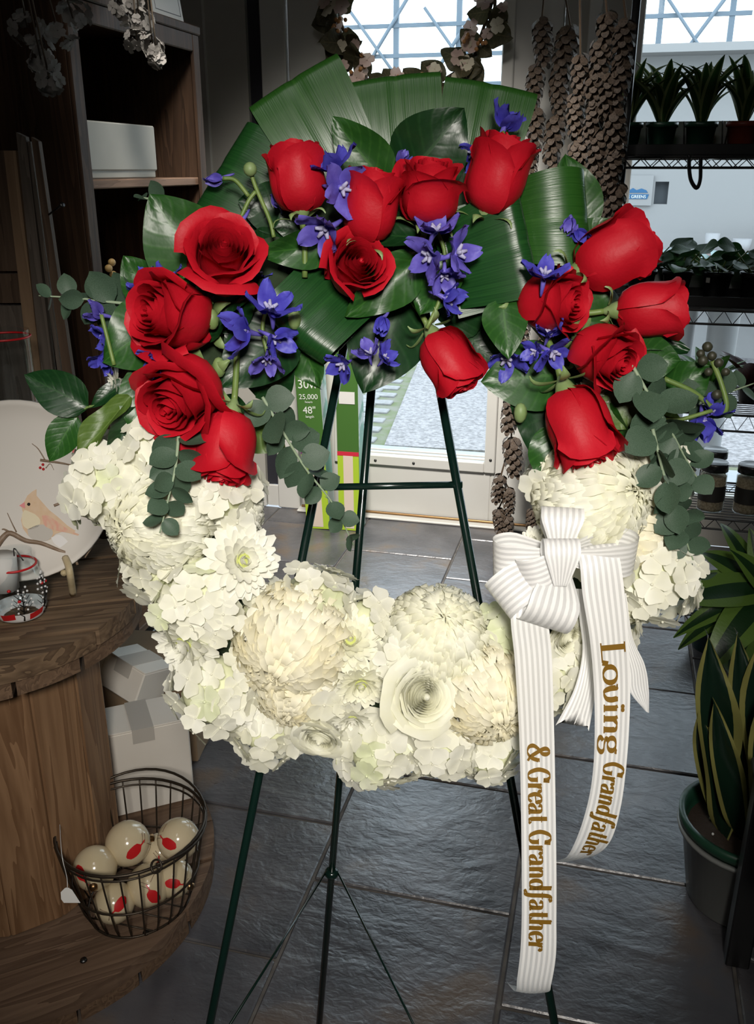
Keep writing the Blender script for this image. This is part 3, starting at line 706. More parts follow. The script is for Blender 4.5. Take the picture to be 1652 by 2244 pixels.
# --- folded broad leaves
def rolled(P, Q, body, lf_, lb_, off, rad, m='aspidistra', tap=.25, tapb=.1, label=None, n=None, bow=0., slope=.12):
    a = WP(*P, off); b = WP(*Q, off); bd = (WP(P[0]+body[0], P[1]+body[1], off)-a).normalized(); ax = (b-a)
    nn = ax.cross(bd).normalized(); nn = nn if nn.dot(WP.n) > 0 else -nn
    lf_ *= PXM; lb_ *= PXM; path = []
    for k in range(9): path.append((lf_*(1-k/8), rad+.004*math.sin(PI*k/8)-slope*lf_*(1-k/8), tap*(1-k/8)**1.5))
    for k in range(1, 9):
        t = PI*k/9; path.append((-rad*math.sin(t), rad*math.cos(t), 0))
    for k in range(6): path.append((lb_*k/5, -rad, tapb*(k/5)))
    Pg = []
    for i in range(13):
        u = i/12; row = []
        for (s, h, tp) in path:
            uu = .5+(u-.5)*(1-tp); row.append(a+ax*uu+bd*(s+bow*PXM*(1-(2*u-1)**2))+nn*(h-.0025*math.exp(-((u-.5)/.03)**2)))
        Pg.append(row)
    return MB().grid(Pg).obj('folded_leaf', m, wreath, label=label)
rolled((557, 258), (748, 140), (95, 170), 250, 230, .020, .011, 'aspidistra', .25, .1, 'folded glossy leaf at the top left of the crown', bow=-4)
rolled((770, 204), (965, 180), (15, 190), 240, 220, .010, .010, 'aspidistra', .15, .1, 'folded glossy leaf at the top middle of the crown', bow=-4)
rolled((972, 190), (1172, 228), (-40, 190), 230, 200, .0, .010, 'aspidistra', .35, .1, 'folded glossy leaf at the top right of the crown', bow=-4)
rolled((462, 470), (575, 288), (190, 95), 190, 170, .010, .018, 'aspidistra_dark', .1, .0, 'dark curled leaf at the upper left')
rolled((600, 645), (735, 772), (100, -105), 160, 150, .060, .018, 'aspidistra_dark', -.05, .0, 'broad curled leaf at the middle of the inner arch', bow=-10, slope=.42)
rolled((1104, 418), (1156, 656), (-150, 40), 150, 140, .070, .014, 'aspidistra_dark', .2, .0, 'broad curled leaf with a bright ridge right of centre', slope=.45)
rolled((1222, 380), (1240, 592), (-90, 5), 90, 90, .045, .026, 'aspidistra', .15, .0, 'upright curled leaf beside the right roses', slope=.3)

# --- delphinium
def dpetal(mt, seed):
    rs = random.Random(seed); P = []; bend = rs.uniform(.2, 1.0)
    for i in range(5):
        u = -1+i*.5; row = []
        for j in range(7):
            v = j/6; wv = .0078*(math.sin(PI*(.08+.86*v)**.85))**.7+.0004
            row.append((u*wv, .002+.021*v, bend*.007*v*v-.002*u*u*(1-v)+.0022*math.sin(u*4+v*6+seed)*v))
        P.append(row)
    return MB().grid(P).build('petal', mt)
DP = {'b': [dpetal('blue_petal', i) for i in range(4)], 'v': [dpetal('violet_petal', 5+i) for i in range(4)]}
def bee():
    mb = MB()
    for i in range(4):
        a = i*1.6; mb.tube([(0, 0, 0), (.002*math.cos(a), .002*math.sin(a), .003), (.005*math.cos(a), .005*math.sin(a), .006)], [.0012, .0018, .0010], 6)
    return mb.build('bee', 'pale_bee')
BEE = bee(); SPUR = MB().tube(cat([(0, 0, .001), (.001, -.004, -.006), (.002, -.007, -.016)], 4), [.0030, .0028, .0026, .0024, .0022, .0020, .0017, .0014, .0008], 7).build('delphinium_floret', 'violet_petal')
def add_delph(x, y, rpx, ang, az, off, kind='b', shut=0.):
    ax = WP.dirv(ang, az); s = rpx*PXM/.0185; d = ob('delphinium_floret', SPUR, wreath, zframe(WP(x, y, off), ax, x*.3, s))
    for i in range(5):
        ob('petal', DP[kind][(i+int(x)) % 4], d, Matrix.Rotation(i*2*PI/5+random.uniform(-.2, .2), 4, 'Z') @ Matrix.Rotation(shut+random.uniform(-.15, .35), 4, 'X') @ Matrix.Scale(random.uniform(.85, 1.1), 4))
    if shut < .8: ob('bee', BEE, d, Matrix.Scale(random.uniform(.9, 1.3), 4))
    return d
for a in [(735, 368, 46, 120, .45, .10, 'b', .35), (748, 412, 46, 330, .75, .105, 'v', .1), (714, 498, 48, 240, .5, .10, 'v', .3), (612, 452, 26, 60, .8, .07, 'v', .45),
          (527, 484, 32, 260, .3, .075, 'v', 1.1), (488, 391, 28, 190, .2, .05, 'v', 1.25), (876, 362, 24, 60, .4, .06, 'v', .9), (955, 508, 42, 90, .5, .10, 'v', .3),
          (945, 560, 44, 200, .55, .105, 'v', .2), (1000, 555, 42, 10, .55, .105, 'v', .2), (972, 600, 34, 280, .5, .095, 'v', .3), (975, 655, 38, 350, .4, .085, 'b', .5), (1105, 280, 42, 60, .4, .05, 'b', .5),
          (1040, 335, 30, 200, .4, .05, 'b', .3), (1252, 478, 30, 250, .3, .07, 'v', 1.0), (1262, 505, 26, 290, .3, .07, 'b', .8), (1192, 603, 42, 80, .6, .115, 'b', .3), (318, 628, 36, 130, .5, .06, 'b', .3),
          (362, 612, 34, 80, .5, .06, 'b', .4), (222, 692, 34, 150, .4, .04, 'v', .6), (238, 742, 36, 200, .5, .045, 'b', .3), (232, 788, 30, 250, .5, .045, 'b', .4), (345, 795, 38, 200, .6, .09, 'b', .2),
          (375, 800, 28, 320, .6, .09, 'b', .3), (540, 725, 50, 180, .5, .10, 'b', .3), (590, 680, 50, 70, .5, .11, 'b', .3), (600, 740, 36, 330, .5, .10, 'b', .5), (585, 785, 34, 270, .5, .10, 'v', .4), (632, 582, 26, 60, .5, .04, 'b', .4), (565, 600, 26, 60, .5, .04, 'b', .4),
          (840, 695, 28, 260, .4, .07, 'b', .9), (752, 797, 38, 230, .6, .07, 'b', .15), (812, 778, 30, 120, .5, .075, 'v', .5), (840, 785, 30, 30, .5, .075, 'b', .4), (1112, 782, 40, 250, .6, .06, 'b', .3),
          (1205, 735, 34, 90, .5, .085, 'b', .5), (1210, 770, 38, 300, .6, .085, 'b', .2), (1175, 770, 26, 200, .5, .08, 'b', .4), (1545, 920, 44, 250, .4, .05, 'b', .6), (1560, 905, 36, 60, .4, .05, 'b', .4)]: add_delph(*a)
dst = MB()
for pts in ([(548, 372), (560, 410), (590, 480), (600, 520)], [(488, 391), (515, 395), (545, 430)], [(527, 478), (545, 440), (560, 420)], [(1105, 290), (1060, 320), (1040, 360)], [(955, 500), (975, 560), (965, 650), (935, 720)], [(590, 660), (575, 720), (590, 790)], [(222, 690), (235, 740), (250, 800)], [(1560, 900), (1480, 920), (1430, 900)]):
    MB().tube(cat([WP(x, y, .07) for x, y in pts], 5), .0022, 6).obj('flower_stalk', 'stem_green', wreath)
MB().sphere(WP(548, 371, .075), .007, 10, 6).obj('green_bud', 'sepal_green', wreath)
for (x, y) in [(480, 805), (465, 700), (455, 690), (645, 700), (1140, 905)]: MB().sphere(WP(x, y, .075), .007, 8, 6, (1, 1, 1.5)).obj('green_bud', 'sepal_green', wreath)

# --- eucalyptus
EUC = [leaf_mesh('leaf', 'eucalyptus', .46, .85, .25, .10, .0, 0, 5, 8, .0), leaf_mesh('leaf', 'eucalyptus', .40, .95, -.5, .25, .0, 0, 5, 8, .0)]
def add_euc(pts, off, n, size, label, seed=0):
    rs = random.Random(seed); P = cat([WP(x, y, o) for (x, y), o in zip(pts, off)], 12); k = len(P)
    st = MB().tube(P, [.0019-.0012*i/k for i in range(k)], 6).obj('eucalyptus_sprig', 'euc_stem', wreath, label=label)
    side = 1
    for i in range(n):
        t = (i+.4)/n; q = min(k-2, int(t*(k-1))); d = (P[q+1]-P[q]).normalized(); sz = size*1.0*PXM*(1.1-.55*t*t)*rs.uniform(.8, 1.1)
        a = rs.uniform(-.5, .5)+(PI/2 if i % 2 else 0)*rs.uniform(.6, 1)
        sd0 = d.cross(WP.n).normalized(); nrm0 = sd0.cross(d).normalized()
        for sgn in (-1, 1):
            sdv = (sd0*math.cos(a)+nrm0*math.sin(a)*.55)*sgn
            dirv = (sdv+d*rs.uniform(.15, .7)).normalized()
            nn = (WP.n+d*rs.uniform(-1.1, 1.1)+sd0*rs.uniform(-.9, .9)).normalized()
            ob('leaf', EUC[rs.randint(0, 1)], st, frame(P[q], dirv, nn, sz, sz, sz))
    return st
add_euc([(1385, 800), (1430, 880), (1470, 945), (1505, 1010), (1535, 1060)], [.10, .10, .09, .08, .07], 8, 78, 'eucalyptus sprig trailing down the right side, upper one', 1)
add_euc([(1430, 940), (1455, 1040), (1480, 1110), (1505, 1190), (1540, 1290)], [.10, .10, .09, .08, .06], 11, 62, 'long eucalyptus sprig trailing down the right edge', 2)
add_euc([(575, 870), (622, 950), (672, 1030), (730, 1105), (775, 1195)], [.06, .06, .05, .04, .03], 10, 66, 'eucalyptus sprig hanging into the open centre', 3)
add_euc([(392, 945), (385, 1020), (372, 1080), (350, 1168)], [.10, .115, .12, .125], 7, 66, 'eucalyptus sprig over the left white mum', 4)
add_euc([(300, 668), (225, 660), (165, 653), (85, 648)], [.03, .03, .03, .03], 6, 68, 'eucalyptus sprig sticking out level at the left', 5)
add_euc([(370, 440), (330, 436), (298, 432)], [.03, .03, .03], 2, 40, 'short eucalyptus tip at the upper left', 6)
add_euc([(1500, 900), (1570, 870), (1652, 840)], [.03, .02, .0], 4, 66, 'eucalyptus sprig pointing right at the edge', 7)
vb = MB().tube(cat([WP(1455, 830, .06), WP(1520, 860, .06), WP(1575, 905, .05), WP(1592, 890, .045), WP(1580, 840, .04), WP(1560, 790, .04)], 6), .0028, 7).obj('berry_vine', 'stem_green', wreath)
for (x, y, r_) in [(1550, 760, 11), (1540, 790, 11), (1575, 795, 10), (1590, 815, 9), (1560, 780, 10), (1570, 865, 11), (1552, 815, 9), (1535, 775, 9)]:
    MB().sphere(WP(x, y, .045), r_*PXM, 8, 6).obj('berry', 'berry_dark', vb, Matrix.Identity(4))
# ------------------------------------------------------------------ ribbon bow
def ribbonmat():
    m = mat('ribbon', (.80, .80, .78), .34, .5); nt = m.node_tree; N = nt.nodes; L = nt.links; b = N['Principled BSDF']
    uv = N.new('ShaderNodeUVMap'); sep = N.new('ShaderNodeSeparateXYZ'); L.new(uv.outputs[0], sep.inputs[0])
    st = nmath(nt, 'GREATER_THAN', nmath(nt, 'FRACT', nmath(nt, 'MULTIPLY', sep.outputs[0], 7.0)), .5)
    L.new(nmath(nt, 'MULTIPLY_ADD', st, -.22, .48), b.inputs['Roughness'])
    cr = N.new('ShaderNodeValToRGB'); e = cr.color_ramp.elements; e[0].color = (.80, .80, .79, 1); e[1].color = (.93, .93, .91, 1); L.new(st, cr.inputs[0]); L.new(cr.outputs[0], b.inputs['Base Color'])
    mp = N.new('ShaderNodeMapping'); mp.inputs['Scale'].default_value = (3, 700, 1); L.new(uv.outputs[0], mp.inputs[0])
    w = N.new('ShaderNodeTexNoise'); w.inputs['Scale'].default_value = 1; L.new(mp.outputs[0], w.inputs['Vector'])
    bp = N.new('ShaderNodeBump'); bp.inputs['Strength'].default_value = .25; bp.inputs['Distance'].default_value = .0006; L.new(nmath(nt, 'ADD', st, nmath(nt, 'MULTIPLY', w.outputs['Fac'], .4)), bp.inputs['Height']); L.new(bp.outputs[0], b.inputs['Normal'])
    t = N.new('ShaderNodeBsdfTranslucent'); t.inputs[0].default_value = (.82, .82, .82, 1); mx = N.new('ShaderNodeMixShader'); L.new(nmath(nt, 'MULTIPLY_ADD', st, -.16, .40), mx.inputs[0])
    L.new(b.outputs[0], mx.inputs[1]); L.new(t.outputs[0], mx.inputs[2]); L.new(mx.outputs[0], N['Material Output'].inputs[0])
ribbonmat(); mat('gold_print', (.22, .115, .012), .42, .5, metal=.25)
BD = .895
bow = thing('ribbon_bow', 'white striped ribbon bow with gold lettered tails pinned on the wreath', 'ribbon', pD(1225, 1215, BD))
class Strip:
    def __init__(s, rows, n=10):
        s.Lp = cat([pD(*r[0], r[2]) for r in rows], n); s.Rp = cat([pD(*r[1], r[3] if len(r) > 3 else r[2]) for r in rows], n)
        s.C = [(a+b)/2 for a, b in zip(s.Lp, s.Rp)]; s.s = [0.0]
        for a, b in zip(s.C, s.C[1:]): s.s.append(s.s[-1]+(b-a).length)
    def at(s, d, t):                      # d metres along, t in 0..1 across
        i = int(np.searchsorted(s.s, d))-1; i = max(0, min(i, len(s.s)-2)); k = (d-s.s[i])/max(1e-9, s.s[i+1]-s.s[i])
        a = s.Lp[i].lerp(s.Lp[i+1], k); b = s.Rp[i].lerp(s.Rp[i+1], k); return a.lerp(b, t)
    def nrm(s, d):
        a = s.at(d+.002, .5)-s.at(d-.002, .5); b = s.at(d, 1)-s.at(d, 0); n = a.cross(b).normalized(); return n if n.dot(FW) < 0 else -n
    def row_of(s, py):                    # distance along where the centre line crosses a picture row
        best = min(range(len(s.C)), key=lambda i: abs(CY-F*(s.C[i]-CAM).dot(UP)/(s.C[i]-CAM).dot(FW)-py)); return s.s[best]
    def obj(s, name='tail', notch=0., label=None):
        P = []; k = 8
        for i in range(k+1):
            u = i/k; row = []
            for j in range(len(s.Lp)):
                p = s.Lp[j].lerp(s.Rp[j], u)
                if notch and j == len(s.Lp)-1: p = p+(s.C[-2]-s.C[-1]).normalized()*notch*(1-abs(2*u-1))
                row.append(p+(s.C[min(j+1, len(s.C)-1)]-s.C[max(0, j-1)]).cross(s.Rp[j]-s.Lp[j]).normalized()*.0016*math.sin(PI*u))
            P.append(row)
        return MB().grid(P).obj(name, 'ribbon', bow, label=label)
tail_a = Strip([((1150, 1270), (1215, 1260), .90), ((1120, 1340), (1200, 1330), .885), ((1128, 1450), (1209, 1440), .89), ((1137, 1600), (1214, 1600), .90), ((1141, 1750), (1217, 1750), .905), ((1143, 1900), (1219, 1900), .91), ((1143, 2010), (1219, 2012), .915),
                ((1140, 2085), (1218, 2092), .92), ((1133, 2145), (1208, 2155), .93), ((1130, 2172), (1200, 2174), .945), ((1116, 2160), (1160, 2172), .965), ((1109, 2148), (1128, 2160), .985)])
tail_b = Strip([((1240, 1235), (1330, 1225), .91), ((1258, 1205), (1348, 1190), .895), ((1270, 1235), (1358, 1225), .885), ((1276, 1300), (1368, 1295), .885), ((1292, 1400), (1376, 1392), .89), ((1301, 1500), (1381, 1496), .90), ((1303, 1600), (1378, 1602), .905), ((1300, 1680), (1371, 1690), .91),
                ((1290, 1750), (1360, 1768), .92), ((1270, 1820), (1340, 1838), .935), ((1246, 1872), (1308, 1872), .96), ((1228, 1884), (1262, 1884), 1.0), ((1214, 1886), (1226, 1886), 1.03)])
ta = tail_a.obj(label='long ribbon tail reading & Great Grandfather'); tb = tail_b.obj(label='ribbon tail reading Loving Grandfather, curling back at its end')
Strip([((1262, 1290), (1296, 1290), .92), ((1270, 1360), (1304, 1360), .925), ((1276, 1430), (1308, 1440), .93), ((1258, 1510), (1304, 1520), .93), ((1217, 1590), (1290, 1602), .93)]).obj(notch=.022, label='short ribbon tail with a notched end')
Strip([((1340, 1300), (1372, 1300), .92), ((1362, 1400), (1386, 1396), .925), ((1376, 1470), (1412, 1455), .93), ((1380, 1515), (1421, 1505), .935), ((1412, 1556), (1422, 1562), .94)]).obj(label='short pointed ribbon tail behind the lettered one')
def loop(cx, cy, tx, ty, wpx, thick, dep, twist=0., cdep=None, label=None, nloop=28, lean=.0):
    c = pD(cx, cy, cdep or BD); t = pD(tx, ty, dep); d = t-c; L = d.length; d.normalize(); nn = (-FW - d*(-FW).dot(d)).normalized()
    wv = d.cross(nn).normalized(); wv, nn = wv*math.cos(twist)+nn*math.sin(twist), nn*math.cos(twist)-wv*math.sin(twist)
    P = []
    for i in range(7):
        u = -1+i/3; row = []
        for j in range(nloop+1):
            f = 2*PI*j/nloop; along = L*(1-math.cos(f))/2; k = .38+.62*min(1, along/L*1.5)
            row.append(c+d*along+nn*(thick*math.sin(f)*(.25+.75*along/L)+lean*along)+wv*(u*wpx*PXM*.45*k))
        P.append(row)
    return MB().grid(P).obj('loop', 'ribbon', bow, label=label)
loop(1228, 1215, 1232, 1112, 92, .020, .905, .15, label='ribbon loop standing up')
loop(1222, 1218, 1080, 1222, 88, .024, .90, .35, label='ribbon loop to the left')
loop(1222, 1225, 1090, 1320, 92, .026, .885, -.3, label='ribbon loop down to the left')
loop(1232, 1218, 1392, 1208, 86, .024, .905, -.5, label='ribbon loop to the right')
loop(1222, 1230, 1190, 1372, 110, .030, .875, .1, label='ribbon loop hanging at the front')
loop(1225, 1228, 1150, 1268, 80, .022, .872, .2, label='small ribbon loop at the heart of the bow')
loop(1228, 1285, 1228, 1180, 76, .016, .868, .0, .868, label='ribbon band round the knot')

# ------------------------------------------------------------------ lettering, drawn with a broad pen
def ell(cx, cy, rx, ry, a0=90, a1=450, n=22): return [(cx+rx*math.cos(R(a0+(a1-a0)*i/n)), cy+ry*math.sin(R(a0+(a1-a0)*i/n))) for i in range(n+1)]
def cur(*p): return [(q.x, q.y) for q in cat([(a, b, 0) for a, b in p], 7)]
def serif(x, y, w=.13): return [(x-w, y), (x+w, y)]
GL = {
 'L': (.72, [[(.16, 0), (.16, 1)], serif(.17, 1, .16), [(.0, 0), (.62, 0)], [(.62, 0), (.66, .24)]]),
 'o': (.60, [ell(.29, .30, .25, .30)]),
 'v': (.60, [cur((.02, .58), (.10, .56), (.12, .30), (.18, .08), (.28, .0), (.42, .10), (.47, .30), (.44, .58)), serif(.06, .59, .07), serif(.45, .59, .07)]),
 'i': (.32, [[(.13, 0), (.13, .58)], serif(.13, 0, .12), [(.03, .54), (.13, .59)], ell(.13, .84, .035, .035)]),
 'n': (.66, [[(.13, 0), (.13, .58)], serif(.13, 0, .12), [(.03, .54), (.13, .59)], cur((.13, .42), (.28, .58), (.42, .55), (.46, .40), (.46, .0)), serif(.47, 0, .11)]),
 'g': (.58, [ell(.25, .38, .19, .20), cur((.38, .52), (.46, .60), (.53, .57)), cur((.14, .22), (.09, .10), (.22, .03), (.42, .0), (.50, -.12), (.38, -.27), (.18, -.28), (.05, -.17), (.14, -.03))]),
 'G': (.74, [cur((.60, .74), (.55, .90), (.38, 1.0), (.18, .88), (.06, .50), (.18, .12), (.38, .0), (.56, .12), (.58, .40)), [(.42, .42), (.70, .42)], [(.60, .70), (.63, .98)]]),
 'r': (.50, [[(.13, 0), (.13, .58)], serif(.13, 0, .12), [(.03, .54), (.13, .59)], cur((.13, .38), (.24, .56), (.36, .58), (.42, .50), (.38, .44))]),
 'e': (.54, [cur((.08, .30), (.28, .32), (.46, .36), (.42, .54), (.28, .60), (.12, .50), (.06, .28), (.14, .06), (.28, .0), (.46, .12))]),
 'a': (.60, [cur((.08, .46), (.14, .57), (.27, .60), (.38, .54), (.41, .40), (.41, .12), (.46, .02), (.55, .04)), cur((.41, .36), (.22, .31), (.08, .20), (.09, .06), (.20, .0), (.34, .06), (.41, .18))]),
 't': (.42, [cur((.18, .84), (.18, .5), (.18, .18), (.22, .03), (.32, .01), (.40, .08)), [(.02, .58), (.36, .58)]]),
 'd': (.64, [ell(.26, .29, .20, .29), [(.46, 0), (.46, 1.0)], [(.34, 1.0), (.46, 1.0)], [(.46, .03), (.56, .0)]]),
 'f': (.44, [cur((.48, .88), (.42, 1.0), (.30, .98), (.22, .80), (.20, .40), (.19, .05), (.12, -.20), (.0, -.24), (-.06, -.14)), [(.04, .58), (.40, .58)]]),
 'h': (.66, [[(.13, 0), (.13, 1.0)], serif(.13, 0, .12), [(.03, .97), (.13, 1.0)], cur((.13, .42), (.28, .58), (.42, .55), (.46, .40), (.46, .0)), serif(.47, 0, .11)]),
 '&': (.84, [cur((.80, .50), (.66, .16), (.40, .0), (.14, .06), (.05, .26), (.20, .48), (.44, .66), (.48, .86), (.36, 1.0), (.22, .90), (.22, .72), (.40, .42), (.62, .12), (.82, .0)), [(.68, .52), (.88, .52)]]),
 ' ': (.36, [])}
def lettering(strip, parent, text, d0, d1, t0, capt, thick, sq=1.0):
    """text from d0 to d1 metres along the strip, baseline at t0, cap height capt (fractions of the width)"""
    wsum = sum(GL[c][0] for c in text); kx = (d1-d0)/wsum; mb = MB(); x = d0; wid = (strip.at(d0, 1)-strip.at(d0, 0)).length
    for c in text:
        wd, strokes = GL[c]
        for st in strokes:
            n = len(st); V = []
            if len(st) == 2: st = [(st[0][0]+(st[1][0]-st[0][0])*i/6, st[0][1]+(st[1][1]-st[0][1])*i/6) for i in range(7)]; n = 7
            for i, (gx, gy) in enumerate(st):
                a = st[max(0, i-1)]; b = st[min(n-1, i+1)]; dx, dy = (b[0]-a[0])*kx, (b[1]-a[1])*capt*wid; l = math.hypot(dx, dy) or 1; dx /= l; dy /= l
                hw = thick*(.22+.78*abs(dy)**1.3)/2
                dd = x+gx*kx; tt = t0+gy*capt; nr = strip.nrm(dd)*.0022
                V.append((strip.at(dd-dy*hw, min(.985, max(.015, tt+dx*hw/wid)))+nr, strip.at(dd+dy*hw, min(.985, max(.015, tt-dx*hw/wid)))+nr))
            b0 = [p for pr in V for p in pr]; mb.add(b0, [(2*i, 2*i+1, 2*i+3, 2*i+2) for i in range(n-1)])
        x += wd*kx
    mb.obj('lettering', 'gold_print', parent, label='gold lettering', smooth=False)
lettering(tail_b, tb, 'Loving', tail_b.row_of(1403), tail_b.row_of(1650), .26, .62, .0058)
lettering(tail_b, tb, 'Grandfather', tail_b.row_of(1670), tail_b.row_of(1870), .30, .62, .0042)
lettering(tail_a, ta, '& Great Grandfather', tail_a.row_of(1634), tail_a.row_of(2082), .22, .62, .0044)

# ------------------------------------------------------------------ spool table on the left
woodmat('spool_side', (.17, .088, .042), (.31, .18, .095), 'Z', .6, .8)
woodmat('spool_top', (.085, .052, .030), (.22, .145, .085), 'X', .7, .9)
woodmat('spool_edge', (.10, .060, .036), (.20, .125, .075), 'X', .75, 1.2)
woodmat('spool_base', (.10, .060, .038), (.20, .13, .085), 'X', .7, .8)
SCX, SCY = -1.13, 1.33
spool = thing('spool_table', 'old wooden cable spool used as a display table', 'table', (SCX, SCY, 0))
def disc_planks(z0, z1, rad, ang, n, mt, name, gap=.007, clip=None, jit=.003):
    """round disc sawn from straight planks; each plank its own mesh in its own frame"""
    w_ = 2*rad/n; ca = Matrix.Rotation(ang, 4, 'Z')
    for i in range(n):
        y0 = -rad+i*w_+gap/2; y1 = y0+w_-gap; m = 12; up = []; lo = []
        for k in range(m+1):
            pass
        ys = np.linspace(y0, y1, 7); right = [(math.sqrt(max(1e-5, rad*rad-y*y)), y) for y in ys]; left = [(-x, y) for x, y in right[::-1]]
        poly = [(x, y, z1) for x, y in right+left]; dz = rng.uniform(-jit, jit)
        mb = MB().prism([(x, y-(y0+y1)/2, z1+dz) for x, y, _ in poly], (0, 0, z0-z1))
        mb.obj(name, mt, spool, Matrix.Translation((SCX, SCY, 0)) @ ca @ Matrix.Translation((0, (y0+y1)/2, 0)), smooth=False)
TT = .70
disc_planks(TT-.034, TT, .318, R(28), 6, 'spool_top', 'top_plank')
disc_planks(TT-.066, TT-.036, .312, R(118), 6, 'spool_edge', 'under_plank')
disc_planks(.034, .066, .415, R(40), 7, 'spool_base', 'base_plank')
disc_planks(.0, .033, .412, R(130), 7, 'spool_edge', 'base_under_plank')
nst = 14
stv = MB().box(-.0485, .0485, -.013, .013, .066, TT-.066, c=.003).build('stave', 'spool_side', False)
for i in range(nst):
    a = 2*PI*i/nst+.12; ob('stave', stv, spool, Matrix.Translation((SCX-.005+.205*math.cos(a), SCY+.205*math.sin(a), rng.uniform(-.0005, .0005))) @ Matrix.Rotation(a+PI/2, 4, 'Z'))
MB().lathe([(0, .066), (.19, .066), (.19, TT-.066), (0, TT-.066)], 28, Matrix.Translation((SCX-.005, SCY, 0))).obj('core_drum', 'spool_edge', spool)
for (x, y) in ((320, 2045), (183, 2105), (215, 2010)): MB().lathe([(0, .0), (.007, .0), (.006, .003), (0, .004)], 10).obj('bolt_head', 'screw', spool, Matrix.Translation(pZ(x, y, .0665)))

# --- plate with a cardinal, on a little wooden stand
mat('plate_white', (.70, .66, .60), .5, .3)
mat('print_red', (.55, .012, .015), .4); mat('print_tan', (.58, .36, .17), .45, col2=(.62, .42, .24), nscale=60, stretch=(1, 1, 1)); mat('print_cream', (.68, .58, .36), .45)
mat('print_coral', (.62, .24, .14), .45, col2=(.60, .38, .22), nscale=140, stretch=(1, 1, .3)); mat('print_grey', (.42, .38, .32), .45); mat('print_brown', (.23, .15, .09), .5, col2=(.33, .24, .17), nscale=90); mat('print_black', (.015, .013, .012), .4); mat('print_snow', (.78, .76, .74), .5)
PP = Plane(pD(40, 1075, 1.66), Vector((.55, -.76, .38)))
plate = thing('plate', 'round white plate with a painted cardinal on a snowy branch', 'plate', PP(40, 1262, 0))
pm = Matrix((PP.r, PP.u, PP.n)).transposed().to_4x4(); pm.translation = PP(40, 1075, 0)
PR = .165
MB().lathe([(0, -.006), (PR*.62, -.006), (PR*.95, .006), (PR, .011), (PR*.985, .013), (PR*.93, .008), (PR*.80, .002), (PR*.6, .0), (0, .0)], 56).obj('dish', 'plate_white', plate, pm)
def decal(name, pts, mt, k=.0015, smooth=0):
    if smooth: pts = [(q.x, q.y) for q in cat([(a, b, 0) for a, b in pts+[pts[0]]], smooth)][:-1]
    MB().prism([PP(x, y, k) for x, y in pts], -PP.n*.0007).obj(name, mt, plate, smooth=False)
def stroke(name, pts, wpx, mt, k=.0014):
    P = [PP(x, y, k) for x, y in pts]; P = cat(P, 4); n = len(P); ww = [wpx*.00087*(1-.6*i/n) for i in range(n)]
    MB().tube(P, [x_*.5 for x_ in ww], 5).obj(name, mt, plate)
decal('painted_bird', [(46, 1108), (54, 1098), (60, 1086), (72, 1076), (80, 1072), (80, 1086), (92, 1100), (108, 1118), (126, 1132), (148, 1152), (170, 1166), (192, 1180), (168, 1174), (140, 1164), (122, 1170), (110, 1182), (84, 1186), (62, 1174), (50, 1158), (46, 1140), (50, 1122)], 'print_tan', .0015)
decal('painted_breast', [(48, 1128), (54, 1118), (66, 1122), (78, 1128), (88, 1140), (84, 1154), (64, 1160), (50, 1150)], 'print_cream', .002, 4)
decal('painted_belly', [(60, 1160), (84, 1150), (104, 1152), (116, 1166), (108, 1182), (84, 1186), (64, 1176)], 'print_grey', .002, 4)
decal('painted_wing', [(92, 1130), (106, 1130), (124, 1142), (150, 1160), (190, 1179), (150, 1168), (120, 1162), (98, 1152)], 'print_coral', .0022, 4)
decal('painted_beak', [(42, 1108), (54, 1100), (55, 1114), (50, 1112)], 'print_red', .0024)
MB().sphere(PP(63, 1105, .002), .0030, 8, 6).obj('painted_eye', 'print_black', plate)
decal('painted_snow', [(112, 1178), (130, 1172), (148, 1186), (158, 1206), (140, 1204), (120, 1192)], 'print_snow', .0017, 4)
decal('painted_second_bird', [(158, 968), (168, 945), (180, 930), (186, 945), (176, 975), (172, 995), (164, 1010), (158, 1000)], 'print_red', .0016)
for pts, wp in [([(-10, 1200), (8, 1176), (24, 1168), (56, 1184), (90, 1190), (130, 1206), (160, 1218), (170, 1238)], 14), ([(24, 1168), (10, 1160), (4, 1160)], 5), ([(36, 1166), (26, 1146), (16, 1124)], 3), ([(118, 1108), (150, 1098), (205, 1104), (236, 1100)], 6), ([(155, 1110), (176, 1128), (200, 1134)], 5), ([(210, 1160), (205, 1190), (186, 1222)], 7), ([(88, 1008), (130, 1014), (160, 1020)], 6), ([(100, 1010), (84, 984), (70, 972)], 3), ([(100, 1026), (110, 1016), (118, 1030)], 2), ([(150, 1212), (110, 1224), (94, 1240)], 5)]: stroke('painted_twig', pts, wp, 'print_brown')
for (x, y) in [(94, 1018), (88, 1025), (95, 1028), (150, 1052), (156, 1056), (146, 1075), (189, 1131), (94, 1241), (106, 1239), (111, 1243)]: MB().sphere(PP(x, y, .0015), .0026, 8, 6).obj('painted_berry', 'print_red', plate)
mat('pale_wood', (.52, .42, .24), .5, col2=(.60, .50, .32), nscale=30, stretch=(1, 1, 4))
stand = thing('plate_stand', 'pale wooden folding stand holding up the cardinal plate', 'stand', pZ(158, 1300, TT))
sa = pD(143, 1222, 1.66); sb = pZ(160, 1302, TT+.004)
MB().tube(cat([PP(143, 1222, .012), PP(150, 1240, .028), PP(154, 1262, .030), sb], 5), .0065, 8).obj('foot', 'pale_wood', stand)
s2 = pZ(-30, 1330, TT+.004); MB().tube(cat([PP(-60, 1230, .012), PP(-52, 1262, .028), s2], 5), .0065, 8).obj('foot', 'pale_wood', stand)
for x in (140, -50):
    q = PP(x, 1100, -.014); MB().tube([q, PP(x, 1250, -.012), PP(x, 1256, .012)], .006, 8).obj('back_bar', 'pale_wood', stand)
